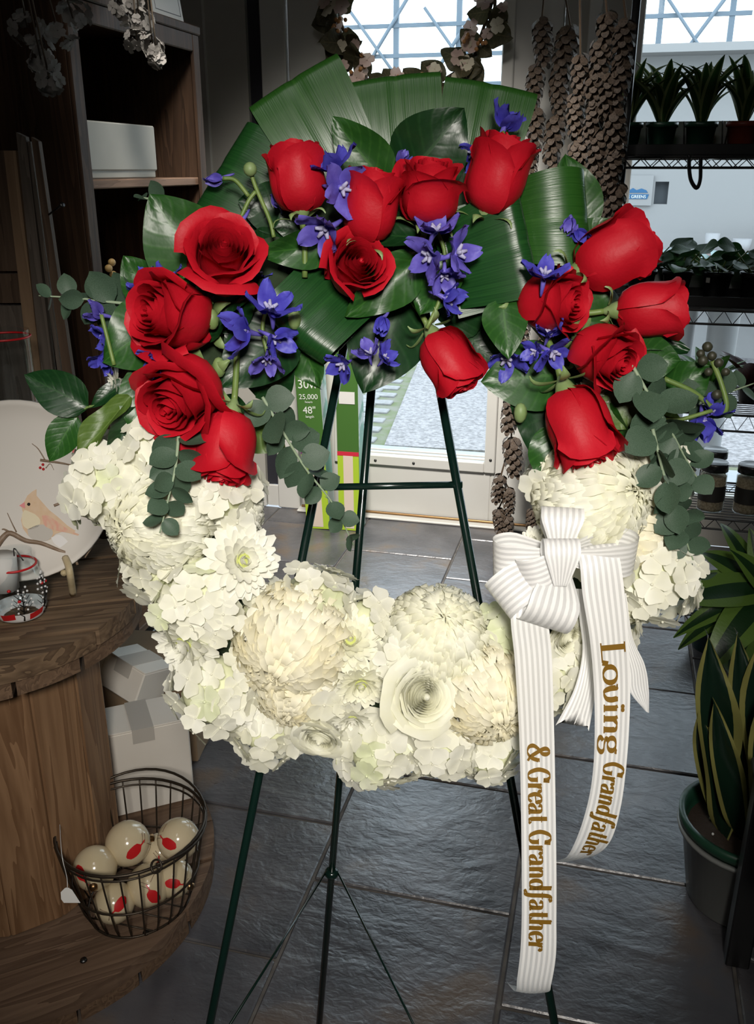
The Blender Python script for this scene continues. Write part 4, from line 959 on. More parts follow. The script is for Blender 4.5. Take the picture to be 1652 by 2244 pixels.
MB().tube([PP(140, 1215, -.016), PP(-50, 1215, -.016)], .005, 8).obj('rail', 'pale_wood', stand)
pq = PP(45, 1190, -.11); pq.z = TT+.006
MB().tube([PP(45, 1120, -.014), pq], .005, 8).obj('rear_prop', 'pale_wood', stand)

# --- glass jars painted with winter trees
mat('paper', (.70, .69, .66), .7); mat('snow_paint', (.75, .74, .72), .6, col2=(.82, .82, .82), nscale=80)
def tree_jar(name, label, cx, cy_bottom, base, rad, hgt, prof, ntree, seed, tag_paper=False, band=.80):
    rs = random.Random(seed); j = thing(name, label, 'jar', base)
    pr = [(rad*a, hgt*b) for a, b in prof]; inner = [(max(0, r-.0025), max(z, .004)) for r, z in pr[::-1]]
    m = Matrix.Translation(base)
    MB().lathe([(0, 0)]+pr, 40, m).obj('glass_body', 'jar_glass', j)
    zs = [z for r, z in pr]; rsx = [r for r, z in pr]
    rad_at = lambda z: float(np.interp(z, zs, rsx))
    def onj(a, z, o=.0012): r = rad_at(z)+o; return Vector(base)+Vector((r*math.cos(a), r*math.sin(a), z))
    MB().tube([onj(a, hgt*band) for a in np.linspace(0, 2*PI, 41)[:-1]], rad*.045, 6, closed=True).obj('red_band', 'print_red', j)
    MB().lathe([(rad_at(0.001)+.001, .001)]+[(rad_at(hgt*t)+.001, hgt*t) for t in (.04, .08, .13, .17)], 36, m).obj('painted_snow', 'snow_paint', j)
    ac = math.atan2(-base[1], -base[0])
    for q in range(ntree):
        a0 = ac+(q-(ntree-1)/2)*(1.15)+rs.uniform(-.1, .1); hh = hgt*rs.uniform(.50, .62); mb = MB(); sn = MB()
        mb.tube([onj(a0, hgt*.06), onj(a0+.04, hgt*.06+hh*.5), onj(a0+.02, hgt*.06+hh)], [.0017, .0013, .0006], 5)
        for b in range(10):
            t = .15+.8*b/10; sgn = 1 if b % 2 else -1; z0 = hgt*.06+hh*t; l = hh*.42*(1.05-t*.7)
            e = onj(a0+sgn*l*.75/rad, z0+l*.8); md = onj(a0+sgn*l*.33/rad, z0+l*.33)
            mb.tube([onj(a0+.03*t, z0), md, e], [.0011, .0009, .0004], 5)
            mb.tube([md, onj(a0+sgn*l*.30/rad, z0+l*.75)], [.0008, .0004], 4)
            for f in (e, md, onj(a0+sgn*l*.30/rad, z0+l*.75)):
                if rs.random() < .7: sn.sphere(f, .0022, 6, 4)
        mb.obj('painted_tree', 'print_black', j); sn.obj('painted_snowflakes', 'snow_paint', j)
        for b in range(2): MB().sphere(onj(a0+rs.uniform(-.5, .5), hgt*rs.uniform(.35, .6)), .0035, 6, 5, (1, 1, .8)).obj('painted_bird', 'print_red', j)
    for q in range(2):
        a0 = ac+(-.55, .6)[q]; P = [[onj(a0+.30*u, hgt*(.08+.10*v+.02*u), .0018) for v in (0, .5, 1)] for u in np.linspace(-1, 1, 7)]
        MB().grid(P).obj('painted_barn', 'print_red', j)
    if tag_paper:
        MB().tube([Vector(base)+Vector((-.01, -.02, hgt*.5)), Vector(base)+Vector((-.005, -.022, hgt*1.0))], .024, 14).obj('rolled_paper', 'paper', j)
        MB().tube(cat([Vector(base)+Vector((.01, -.01, hgt*.8)), Vector(base)+Vector((.02, -.02, hgt*1.12)), Vector(base)+Vector((.035, -.02, hgt*.95))], 6), .0012, 6).obj('wire_handle', 'screw', j)
    return j
jprof = [(.55, 0), (.80, .02), (.96, .18), (1.0, .40), (.92, .62), (.74, .82), (.66, .92), (.68, 1.0)]
b1 = pZ(48, 1348, TT); tree_jar('glass_jar', 'small glass jar painted with snowy trees, front of the spool table', 48, 1350, b1, .047, .125, jprof, 3, 3, True)
b2 = pZ(10, 1180, TT); q_ = pD(16, 800, 1.84); b2 = Vector((q_.x, q_.y, TT)); tree_jar('glass_jar', 'tall glass jar painted with winter trees standing behind the plate', 10, 880, b2, .050, pD(16, 718, 1.84).z-TT, [(.9, 0), (1, .02), (1, .5), (1, .97), (1.0, 1.0)], 3, 8, False, .97)

# --- wire basket of ornaments
mat('wire_bronze', (.055, .042, .030), .4, .5, metal=.7)
BZ = .067; brc = pZ(293, 1815, .250); bc = Vector((brc.x-.01, brc.y+.005, 0))
basket = thing('wire_basket', 'round bronze wire basket of baubles on the spool base', 'basket', (bc.x, bc.y, BZ))
def ringp(r, z, n=40, wob=0.): return [Vector((bc.x+(r+wob*math.sin(3*a))*math.cos(a), bc.y+(r+wob*math.sin(3*a))*math.sin(a), z)) for a in np.linspace(0, 2*PI, n+1)[:-1]]
RB, RT_ = .100, .142
prof = lambda t: (RB+(RT_-RB)*t**.7)
for (t, rr, nm) in ((1.0, .0032, 'rim'), (.93, .0022, 'ring'), (.42, .0022, 'ring'), (.0, .0024, 'base_ring')): MB().tube(ringp(prof(t), BZ+.003+.185*t, 40, .002), rr, 6, closed=True).obj(nm, 'wire_bronze', basket)
for i in range(26):
    a = 2*PI*i/26; MB().tube([Vector((bc.x+prof(t)*math.cos(a), bc.y+prof(t)*math.sin(a), BZ+.003+.185*t)) for t in (0, .15, .35, .6, .8, 1)], .0018, 5).obj('upright_wire', 'wire_bronze', basket)
for i in range(5):
    y = -.07+.035*i; l = math.sqrt(RB*RB-y*y); MB().tube([(bc.x-l, bc.y+y, BZ+.003), (bc.x+l, bc.y+y, BZ+.003)], .0016, 5).obj('base_wire', 'wire_bronze', basket)
hp = [Vector((bc.x+RT_*math.cos(a)*1.03, bc.y+RT_*math.sin(a)*1.03, BZ+.196+.012*math.sin(2*(a-.9)))) for a in np.linspace(-.75, 2.55, 24)]
MB().tube(hp, .0028, 6).obj('handle', 'wire_bronze', basket)
for e in (hp[0], hp[-1]):
    MB().tube([e+Vector((.010*math.cos(a), .006*math.sin(a), .010*math.sin(a)-.004)) for a in np.linspace(0, 2*PI, 17)[:-1]], .0022, 6, closed=True).obj('handle_eye', 'wire_bronze', basket)
mat('bauble', (.60, .50, .32), .14, .5, coat=.6, col2=(.66, .56, .38), nscale=9)
balls = [(280, 1848, 49, .20, 'bauble with a red bird at the back of the wire basket', 12), (397, 1838, 46, .205, 'bauble resting on top under the basket handle', 150), (208, 1902, 48, .185, 'bauble against the side of the basket nearest the staves', 300), (352, 1868, 42, .145, 'bauble half hidden behind the topmost one', 80),
         (250, 1978, 45, .115, 'lowest bauble at the front of the basket', 200), (326, 1940, 48, .125, 'bauble at the middle front of the basket', 100), (396, 1925, 42, .125, 'bauble with a red patch by the basket edge facing the easel', 330)]
for i, (x, y, rp, z, lb_, rt_) in enumerate(balls):
    c = pZ(x, y, z); D = (c-CAM).dot(FW); r = rp*D/F; dxy = Vector((c.x-bc.x, c.y-bc.y)); lim = prof((z-BZ)/.185)-r-.004
    if dxy.length > lim: dxy *= lim/dxy.length; c.x, c.y = bc.x+dxy.x, bc.y+dxy.y
    c.z = max(c.z, BZ+.006+r)
    t = thing('bauble', 'cream '+lb_, 'ornament', (c.x, c.y, c.z-r), 'cream baubles in the wire basket')
    tocam = (CAM-c).normalized(); ca_ = (-tocam*.6+Vector((math.cos(R(rt_)), math.sin(R(rt_)), .3))).normalized()
    MB().sphere(c, r, 28, 18).obj('ball', 'bauble', t)
    MB().lathe([(.008, -.003), (.008, .006), (.003, .008), (0, .008)], 12, zframe(c+ca_*r, ca_)).obj('cap', 'brass', t)
    # painted bird patch on the ball
    pdir = (tocam*1.0+RT*random.uniform(-.6, .7)+UP*random.uniform(-.7, .0)).normalized(); pf = zframe(c, pdir, R(rt_))
    mb = MB(); ro = r+.0006; P = []
    for u in np.linspace(-1, 1, 9):
        row = []
        for v in (-1, 0, 1):
            a_ = u*.52; b_ = .10*u+v*(.20*max(0, 1-((u+.25)/.75)**2)**.5+.05)*(1 if u < .5 else .7)
            row.append(pf @ Vector((ro*math.sin(a_)*math.cos(b_), ro*math.sin(b_), ro*math.cos(a_)*math.cos(b_))))
        P.append(row)
    mb.grid(P).obj('painted_bird', 'print_red', t)
    for q in range(3):
        pts = []
        for k in range(4):
            a_ = .55-q*.1+.1*k; b_ = -.1+.16*q*.6+.10*k*(1 if q else -1); pts.append(pf @ Vector((ro*math.sin(a_)*math.cos(b_), ro*math.sin(b_), ro*math.cos(a_)*math.cos(b_))))
        MB().tube(pts, .0008, 4).obj('painted_twig', 'print_brown', t)
tg = thing('price_tag', 'small white price tag hanging from the wire basket', 'tag', pD(150, 1965, 1.62))
pc = Plane(pD(152, 1962, 1.60), -FW+Vector((.3, 0, 0)))
MB().prism([pc(133, 1955), pc(142, 1946), pc(148, 1944), pc(158, 1950), pc(176, 1978), pc(140, 1978), pc(134, 1970)], pc.n*.001).obj('card', 'paper', tg, smooth=False)
MB().tube(cat([pc(148, 1946, .001), pc(146, 1920), pc(135, 1870), Vector((bc.x-.142, bc.y-.02, BZ+.19))], 5), .0007, 5).obj('string', 'paper', tg)

# --- cardboard boxes on the spool base and behind it
mat('white_card', (.76, .71, .63), .65, col2=(.80, .76, .69), nscale=5, bump=.1, bscale=30); mat('tape', (.52, .49, .44), .2, .5); mat('kraft', (.25, .17, .10), .7, col2=(.30, .21, .13), nscale=8)
def carton(name, label, c, ang, sx, sy, sz, tapeaxis='y', tilt=None, mt='white_card', flaps=True):
    t = thing(name, label, 'box', c); m = Matrix.Translation(c) @ Matrix.Rotation(ang, 4, 'Z') @ (tilt or Matrix.Identity(4))
    MB().box(-sx/2, sx/2, -sy/2, sy/2, 0, sz, c=.003).obj('carton', mt, t, m, smooth=False)
    if flaps:
        for s in (-1, 1): MB().box(min(s*.0015, s*sx/2), max(s*.0015, s*sx/2), -sy/2-.001, sy/2+.001, sz, sz+.004, c=.0012).obj('flap', mt, t, m, smooth=False)
        MB().box(-.024, .024, -sy/2-.003, sy/2+.003, sz+.0042, sz+.0052).obj('tape', 'tape', t, m, smooth=False)
        MB().box(-.024, .024, -sy/2-.004, -sy/2-.003, sz-.03, sz+.0050).obj('tape', 'tape', t, m, smooth=False)
    return t
bl = pZ(232, 1800, .067); br = pZ(428, 1752, .067); d_ = (br-bl); ang = math.atan2(d_.y, d_.x); sx = d_.length; mid = (bl+br)/2; nb = Vector((-math.sin(ang), math.cos(ang), 0))
carton('carton_box', 'white taped carton standing upright behind the wire basket', mid+nb*.062, ang, sx, .115, .215)
c2 = Vector((-1.09, 1.83, .23)); carton('carton_box', 'small white carton tipped on its side between spool and easel', pZ(285, 1512, .24), R(-12), .125, .11, .085, tilt=Matrix.Rotation(R(-18), 4, 'X') @ Matrix.Rotation(R(14), 4, 'Y'), flaps=True)
carton('carton_box', 'grey white carton in the shade behind the tipped carton', pZ(205, 1500, .24)+Vector((-.03, .05, 0)), R(20), .12, .12, .10, flaps=False)
carton('kraft_box', 'brown cardboard box under the two small white cartons', Vector((-1.13, 1.93, 0)), R(8), .34, .26, .238, mt='kraft', flaps=False)
# ------------------------------------------------------------------ bookcase on the left wall
woodmat('case_wood', (.030, .016, .009), (.070, .038, .021), 'Z', .55, .7); woodmat('case_shelf', (.16, .095, .060), (.27, .17, .115), 'Y', .55, .8)
FX, Y0, Y1, ZT = -1.352, 2.25, 2.992, 1.845
case = thing('bookcase', 'tall dark wooden bookcase against the side wall', 'bookcase', (-1.6, 2.6, 0))
def cb(n, *a, m='case_wood', c=.003, lab=None): return MB().box(*a, c=c).obj(n, m, case, label=lab, smooth=False)
cb('side_panel', -1.85, FX, Y1-.022, Y1, 0, ZT); cb('side_panel', -1.85, FX, Y0-.02, Y0+.002, 0, ZT)
cb('face_frame', FX, FX+.012, Y1-.045, Y1+.002, 0, ZT+.0); cb('face_frame', FX, FX+.012, Y0-.022, Y0+.028, 0, ZT); cb('face_frame', FX, FX+.012, Y0+.028, Y1-.045, ZT-.05, ZT)
cb('top_board', -1.86, FX+.016, Y0-.03, Y1+.01, ZT, ZT+.025); cb('back_panel', -1.86, -1.85, Y0, Y1, 0, ZT)
for z in (1.412, .98, .55, .08): cb('shelf', -1.85, FX-.002, Y0, Y1-.022, z-.012, z+.012, m='case_shelf')
mat('grey_card', (.40, .40, .36), .7, col2=(.44, .44, .40), nscale=6); mat('tan_card', (.30, .26, .17), .7)
bxp = thing('storage_box', 'low grey white box on the bookcase shelf', 'box', (-1.5, 2.55, 1.424))
MB().box(-1.62, -1.375, 2.30, 2.70, 1.424, 1.56, c=.004).obj('carton', 'grey_card', bxp, smooth=False); MB().box(-1.625, -1.371, 2.295, 2.705, 1.445, 1.57, c=.004).obj('lid', 'grey_card', bxp, smooth=False)
fol = thing('card_folder', 'olive card folder leaning behind the grey white box', 'folder', (-1.7, 2.6, 1.424))
MB().box(-.01, .01, -.16, .10, 0, .27, c=.002, m=Matrix.Translation((-1.70, 2.66, 1.424)) @ Matrix.Rotation(R(-6), 4, 'Y')).obj('cover', 'tan_card', fol, smooth=False); MB().box(.011, .014, -.15, .09, .01, .26, m=Matrix.Translation((-1.70, 2.66, 1.424)) @ Matrix.Rotation(R(-6), 4, 'Y')).obj('front_sheet', 'grey_card', fol, smooth=False)
mat('sign_ink', (.12, .12, .12), .6)
sg = thing('paper_sign', 'printed paper sign standing on top of the bookcase', 'sign', (FX, 2.85, ZT+.025))
sm = Matrix.Translation((FX-.02, 2.86, ZT+.026)) @ Matrix.Rotation(R(-8), 4, 'Y')
MB().box(-.002, .002, -.10, .10, 0, .26).obj('sheet', 'paper', sg, sm, smooth=False)
for a in ((-.085, .085, .020, .022), (-.085, .085, .225, .227), (-.085, -.083, .02, .227), (.083, .085, .02, .227)): MB().box(.0022, .0028, *a).obj('border', 'sign_ink', sg, sm, smooth=False)
mat('wood_bead', (.42, .27, .09), .45, col2=(.50, .34, .14), nscale=20)
gar = thing('bead_garland', 'wooden bead garland hanging at the bookcase front', 'garland', pX(240, 640, -1.33))
bp_ = [pX(x, y, -1.335) for x, y in ((245, 575), (238, 588), (248, 602), (236, 618), (226, 634), (240, 645))]
MB().tube(cat(bp_, 4), .001, 5).obj('cord', 'sign_ink', gar)
for p in bp_: MB().sphere(p, .0105, 12, 8).obj('bead', 'wood_bead', gar)

# --- crate of rough boards behind the spool
woodmat('crate_wood', (.055, .033, .020), (.11, .070, .044), 'Z', .7, .8); woodmat('crate_pale', (.17, .105, .060), (.26, .17, .10), 'Z', .7, .6); woodmat('crate_grey', (.075, .060, .047), (.13, .105, .085), 'Z', .75, .9)
PB = Plane(pD(80, 800, 2.05), Vector((-FW.x, -FW.y, 0)))
crate = thing('board_crate', 'crate of rough upright boards behind the spool table', 'crate', Vector((PB(60, 900).x, PB(60, 900).y, 0)))
def board(name, tl, tr, bl_, br_, m, back=0., th_=.02, down=True):
    a, b, c, d = PB(*tl, -back), PB(*tr, -back), PB(*bl_, -back), PB(*br_, -back)
    if down: c = to_floor(a, c); d = to_floor(b, d)
    MB().prism([a, b, d, c], -PB.n*th_).obj(name, m, crate, smooth=False)
board('post', (8, 330), (34, 330), (66, 840), (92, 840), 'crate_pale'); board('post', (35, 290), (56, 300), (93, 843), (120, 843), 'crate_grey', .004)
board('batten', (58, 310), (66, 310), (131, 852), (140, 852), 'crate_grey', .012); board('post', (68, 300), (84, 310), (142, 852), (163, 852), 'crate_wood', .002)
board('slat', (-60, 330), (22, 330), (-40, 594), (48, 594), 'crate_wood', .025, .018, False); board('slat', (-60, 600), (50, 600), (-60, 664), (54, 664), 'crate_wood', .028, .018, False)
board('slat', (-60, 670), (56, 670), (-60, 900), (80, 900), 'crate_grey', .026, .018, False)
nl = PB(107, 470, 0); nh = PB(136, 449, .03)
MB().tube([nl, nh], .0022, 6).obj('nail', 'screw', crate); MB().tube([nh, nh+(nh-nl).normalized()*.002], .006, 8).obj('nail_head', 'screw', crate)

# --- dried white flowers hanging overhead
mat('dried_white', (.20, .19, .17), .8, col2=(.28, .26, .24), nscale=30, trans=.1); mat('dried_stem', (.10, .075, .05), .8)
DFL = floret('dried_white', 40)
def bunch(label, top, tips, n, seed):
    rs = random.Random(seed); t = thing('dried_flower_bunch', label, 'dried flowers', top)
    for (x, y, D, rr) in tips:
        c = pD(x, y, D); MB().tube(cat([Vector(top), Vector(top).lerp(c, .5)+Vector((.02, 0, .01)), c], 5), .002, 5).obj('stem', 'dried_stem', t)
        for i in range(n):
            d = Vector((rs.gauss(0, 1), rs.gauss(0, 1), rs.gauss(0, 1))).normalized(); ob('floret', DFL, t, zframe(c+d*rr*rs.uniform(.5, 1), d, rs.uniform(0, 6), rs.uniform(.8, 1.3)))
bunch('bunch of dried white flowers hanging by the bookcase top', (-1.18, 2.2, 2.5), [(335, 105, 2.35, .035), (300, 90, 2.35, .035), (305, 45, 2.35, .04), (270, 20, 2.35, .04), (345, 130, 2.35, .02), (290, 0, 2.35, .04)], 16, 1)
bunch('darker bunch of dried flowers hanging near the corner', (-1.15, 1.6, 2.3), [(110, 180, 1.9, .03), (90, 130, 1.9, .04), (130, 80, 1.9, .04), (160, 40, 1.9, .04), (60, 60, 1.9, .04)], 12, 2)

# ------------------------------------------------------------------ lamp tube boxes by the door
mat('box_green', (.060, .155, .030), .45); mat('box_green_side', (.22, .42, .34), .45, col2=(.60, .68, .66), nscale=6, mix=(.48, .52)); mat('box_lime', (.42, .60, .04), .45); mat('box_blush', (.74, .62, .52), .45); mat('box_purple', (.20, .02, .16), .45); mat('box_red', (.62, .03, .06), .45); mat('box_darkgreen', (.01, .09, .045), .45); mat('print_white', (.75, .78, .72), .5)
def text(parent, s, size, mw, mt):
    c = bpy.data.curves.new('lettering', 'FONT'); c.body = s; c.size = size; c.align_x = 'CENTER'; c.extrude = .0002
    o = bpy.data.objects.new('tmp', c); me = bpy.data.meshes.new_from_object(o); bpy.data.objects.remove(o); me.materials.clear(); me.materials.append(M[mt]); me.name = 'lettering'
    return ob('lettering', me, parent, mw)
def tube_box(label, x0, x1, y, lean, hgt, band, texts, sticker, dpt=.085):
    t = thing('lamp_tube_box', label, 'box', ((x0+x1)/2, y+dpt/2, 0), 'tall lamp tube boxes by the door')
    m = Matrix.Translation(((x0+x1)/2, y, 0)) @ Matrix.Rotation(lean, 4, 'Y'); w_ = (x1-x0)/2
    MB().box(-w_, w_, 0, dpt, .001, hgt, c=.002).obj('carton', 'box_green', t, m, smooth=False)
    MB().box(w_, w_+.001, .003, dpt-.003, .006, hgt-.003).obj('side_print', 'box_green_side', t, m, smooth=False)
    MB().box(-w_+.0005, w_-.0005, -.0015, -.0002, .003, .335).obj('lime_panel', 'box_lime', t, m, smooth=False)
    MB().box(-w_*.45, w_*.45, -.0024, -.0016, .012, .335).obj('blush_panel', 'box_blush', t, m, smooth=False)
    MB().box(-w_+.0005, w_-.0005, -.0024, -.0002, .335, .352).obj('colour_band', band, t, m, smooth=False)
    rx = Matrix.Rotation(PI/2, 4, 'X')
    for (s, sz, z, mt) in texts: text(t, s, sz, m @ Matrix.Translation((0, -.002, z)) @ rx, mt)
    if sticker:
        MB().box(-w_*.72, w_*.72, -.0022, -.0008, .555, .605).obj('sticker', 'paper', t, m, smooth=False)
    else: MB().box(-w_*.5, w_*.5, -.0022, -.0008, .405, .432).obj('emblem', 'box_darkgreen', t, m, smooth=False)
    return t
tube_box('tall green lamp tube box printed 30 and 48 inches, nearer the wall', -1.190, -1.086, 3.475, R(-3.0), 1.25, 'box_purple', [('30w', .050, .615, 'print_white'), ('25,000', .030, .570, 'print_white'), ('hours', .014, .554, 'print_white'), ('48"', .042, .510, 'print_white'), ('length', .015, .492, 'print_white')], False)
tube_box('tall green lamp tube box with a blank sticker, nearer the door pane', -1.050, -.957, 3.490, R(-.6), 1.25, 'box_red', [], True)

# ------------------------------------------------------------------ dried wreath on the door
mat('twig', (.06, .038, .022), .8); leafmat('dry_leaf', (.050, .045, .022), (.10, .080, .040), 'vein', .6, .3, .15, .4); mat('dry_pink', (.50, .36, .32), .7, trans=.2, col2=(.58, .46, .38), nscale=30); mat('dry_cream', (.55, .50, .38), .7, trans=.2); mat('dry_orange', (.34, .16, .05), .6)
DPk = Plane(pY(905, 20, WY-.055), (0, -1, 0)); dw = thing('door_wreath', 'dried wreath of brown leaves and pink hydrangea hanging on the door pane', 'wreath', pY(905, 20, WY-.05))
rr_ = .285; dc = pY(905, 10, WY-.05); rs = random.Random(5)
for k in range(3): MB().tube([dc+Vector(((rr_+.012*math.sin(a*5+k*2))*math.cos(a), .012*math.cos(a*7+k), (rr_+.012*math.sin(a*5+k*2))*math.sin(a))) for a in np.linspace(0, 2*PI, 49)[:-1]], .006, 6, closed=True).obj('vine', 'twig', dw)
DLF = [leaf_mesh('leaf', 'dry_leaf', .42, .8, c, .3, 1.5) for c in (-.8, .9)]; DFP = [floret('dry_pink', 60), floret('dry_cream', 61)]
for i in range(44):
    a = R(180+i*180/43)+rs.uniform(-.1, .1); p = dc+Vector((rr_*math.cos(a), -.02, rr_*math.sin(a)))
    out = Vector((math.cos(a+rs.uniform(-1.1, 1.1)), -.35, math.sin(a+rs.uniform(-1.1, 1.1))))
    if i % 4 == 0: out.x, out.z = -out.x, -out.z
    L = rs.uniform(.07, .12); ob('leaf', DLF[i % 2], dw, frame(p, out, Vector((rs.uniform(-.4, .4), -1, rs.uniform(-.4, .4))), L, L, L))
for i in range(52):
    a = R(180+i*180/51)+rs.uniform(-.2, .2); r2 = rr_+rs.uniform(-.05, .05)
    if rs.random() < .25: continue
    p = dc+Vector((r2*math.cos(a), -.055+rs.uniform(-.02, .02), r2*math.sin(a))); ob('floret', DFP[rs.random() < .35], dw, zframe(p, Vector((rs.uniform(-.5, .5), -1, rs.uniform(-.3, .6))), rs.uniform(0, 6), rs.uniform(1.5, 2.3)))
for a0 in (195, 228, 262, 285, 330):
    for i in range(9):
        a = R(a0)+rs.uniform(-.09, .09); r2 = rr_+rs.uniform(-.05, .03); MB().sphere(dc+Vector((r2*math.cos(a), -.06+rs.uniform(-.02, .01), r2*math.sin(a))), .008, 7, 5).obj('berry', 'dry_orange', dw)

# ------------------------------------------------------------------ pine cone garlands
mat('cone_scale', (.045, .028, .018), .65, col2=(.12, .085, .058), nscale=30, bump=.3, bscale=60); mat('cord', (.11, .07, .04), .8)
def cone_mesh(seed, n=50):
    rs = random.Random(seed); mb = MB()
    for i in range(n):
        t = (i+.5)/n; z = -t*.96; r = .22*(math.sin(PI*(.14+.80*(1-t)**.8)))**.7*(1.05-.28*t); a = i*2.39996+rs.uniform(-.1, .1)
        L = .140*(1.1-.45*t); w_ = .150*(1.1-.4*t); ca, sa = math.cos(a), math.sin(a); P = []
        for u in (-1, -.4, .4, 1):
            row = []
            for k, (f, dz) in enumerate(((.25, .045), (.75, .0), (1.0, -.055), (1.06, -.105))):
                rad = r*.45+f*L*1.15; wd = w_*(.45, .95, 1.0, .55)[k]*u*.62; zz = z+dz*(1.2-.3*t)-.02*(1-abs(u))*(k > 1)
                row.append((rad*ca-wd*sa, rad*sa+wd*ca, zz))
            P.append(row)
        mb.grid(P)
    mb.lathe([(.02, .0), (.10, -.05), (.13, -.3), (.11, -.6), (.04, -.95), (0, -.99)], 10)
    return mb.build('cone', 'cone_scale')
CONE = [cone_mesh(1), cone_mesh(2), cone_mesh(3, 44)]
def garland(label, x, Yp, cones, top=(None, -200), seed=0):
    rs = random.Random(seed); t = thing('pine_cone_garland', label, 'garland', pY(x, cones[-1][1], Yp), 'pine cone garlands beside the door')
    pts = [pY(top[0] or x, top[1], Yp)]+[pY(cx, cy-l*.5, Yp) for cx, cy, l in cones]
    MB().tube(pts+[pts[-1]+Vector((0, 0, -.05))], .0035, 6).obj('cord', 'cord', t)
    for i, (cx, cy, l) in enumerate(cones):
        p = pY(cx, cy-l*.5, Yp-.03); D = (p-CAM).dot(FW); L = l*D/F
        ob('cone', CONE[i % 3], t, Matrix.Translation(p) @ Matrix.Rotation(rs.uniform(-.16, .16), 4, 'Y') @ Matrix.Rotation(rs.uniform(0, 6), 4, 'Z') @ Matrix.Scale(L*1.05, 4))
    return t
garland('pine cone garland nearest the door pane, wide apart cones', 1182, 3.50, [(1187, 88, 92), (1178, 185, 84), (1176, 280, 84), (1165, 360, 70), (1160, 450, 70), (1156, 540, 80), (1150, 630, 80), (1144, 720, 80), (1136, 810, 84), (1128, 905, 86), (1120, 1003, 86), (1098, 1072, 62), (1114, 1098, 58), (1092, 1146, 60), (1112, 1158, 60)], (1194, -40), 1)
garland('pine cone garland second from the door pane', 1240, 3.46, [(1250, 112, 108), (1222, 208, 86), (1222, 304, 92), (1220, 400, 80), (1216, 490, 84), (1212, 580, 84), (1208, 670, 84), (1204, 760, 84), (1200, 850, 84), (1194, 945, 84), (1185, 1040, 76), (1178, 1068, 58), (1186, 1118, 62), (1166, 1142, 50)], (1232, -40), 2)
garland('pine cone garland in the middle of the bundle', 1278, 2.95, [(1272, 165, 92), (1262, 250, 84), (1288, 318, 90), (1262, 350, 80), (1300, 395, 90)], (1270, -40), 3)
garland('thick pine cone garland left of the wire rack', 1325, 2.70, [(1330, 75, 96), (1318, 135, 100), (1300, 205, 90), (1310, 262, 86), (1318, 332, 96), (1310, 410, 90), (1322, 445, 80)], (1322, -60), 4)
garland('pine cone garland touching the wire rack', 1365, 2.64, [(1372, 95, 100), (1368, 175, 96), (1340, 205, 90), (1345, 290, 104), (1352, 372, 92), (1356, 448, 90), (1350, 500, 80)], (1360, -60), 5)

# ------------------------------------------------------------------ wire rack
RX0, RX1, RY0, RY1 = -.005, 1.0, 2.75, 3.12
SH = [(1.453, 1.479), (1.040, 1.078), (.734, .782), (.426, .458)]
rack = thing('wire_rack', 'black wire shelving rack full of plants in front of the window', 'rack', ((RX0+RX1)/2, (RY0+RY1)/2, 0))
for x in (RX0, RX1):
    for y in (RY0, RY1): MB().tube([(x, y, .01), (x, y, 1.95)], .011, 10).obj('post', 'black_metal', rack)
for (z0, z1) in SH+[(.10, .13)]:
    for y in (RY0, RY1):
        MB().tube([(RX0, y, z1), (RX1, y, z1)], .0038, 6).obj('rail', 'black_metal', rack); MB().tube([(RX0, y, z0), (RX1, y, z0)], .0034, 6).obj('rail', 'black_metal', rack)
        zz = [(RX0+i*.026, y, z0 if i % 2 else z1) for i in range(int((RX1-RX0)/.026)+1)]; MB().tube(zz, .0020, 5).obj('truss_wire', 'black_metal', rack)
    for x in (RX0, RX1): MB().tube([(x, RY0, z1), (x, RY1, z1)], .0038, 6).obj('rail', 'black_metal', rack)
    mb = MB()
    for i in range(1, 15): y = RY0+(RY1-RY0)*i/15; mb.tube([(RX0, y, z1+.001), (RX1, y, z1+.001)], .0016, 4)
    for i in range(1, 4): x = RX0+(RX1-RX0)*i/4; mb.tube([(x, RY0, z1-.002), (x, RY1, z1-.002)], .0025, 5)
    o = mb.obj('deck_wires', 'black_metal', rack); o['kind'] = 'stuff'
mat('tray_grey', (.30, .30, .31), .5); mat('pot_green', (.012, .055, .030), .4); mat('pot_red', (.26, .045, .025), .45); mat('pot_black', (.010, .011, .012), .35); mat('pot_teal', (.006, .040, .045), .4); mat('soil', (.035, .022, .014), .95, bump=.6, bscale=150); mat('perlite', (.7, .7, .68), .8); mat('pot_frost', (.22, .23, .22), .35, .4)
def tray(label, z, x0, x1, back=.10):
    t = thing('plant_tray', label, 'tray', ((x0+x1)/2, RY0+.12, z))
    MB().box(x0, x1, RY0+.03, RY0+.25, z+.003, z+.007, c=.001).obj('base', 'black_plastic', t, smooth=False)
    for a in ((x0, x1, RY0+.03, RY0+.034), (x0, x1, RY0+.246, RY0+.25), (x0, x0+.004, RY0+.034, RY0+.246), (x1-.004, x1, RY0+.034, RY0+.246)): MB().box(*a, z+.007, z+.034, c=.001).obj('lip', 'black_plastic', t, smooth=False)
    MB().box(x0, x1, RY0+.252, RY0+.256, z+.003, z+back, c=.001).obj('back_board', 'tray_grey', t, smooth=False)
    k = 0; x = x0+.062
    while x < x1:
        for s in (-1, 1): MB().tube([(x+s*.010, RY0+.244, z+back), (x+s*.002, RY0+.244, z+.02)], .0018, 5).obj('divider_wire', 'black_metal', t)
        x += .105
    return t
tray('black plant tray with grey back on the upper rack shelf', SH[0][1], .0, .80); tray('black plant tray with grey back on the middle rack shelf', SH[1][1], .0, .80)
hk = thing('rack_hook', 'black hook hanging from the upper rack shelf', 'hook', pY(1524, 415, RY0-.012))
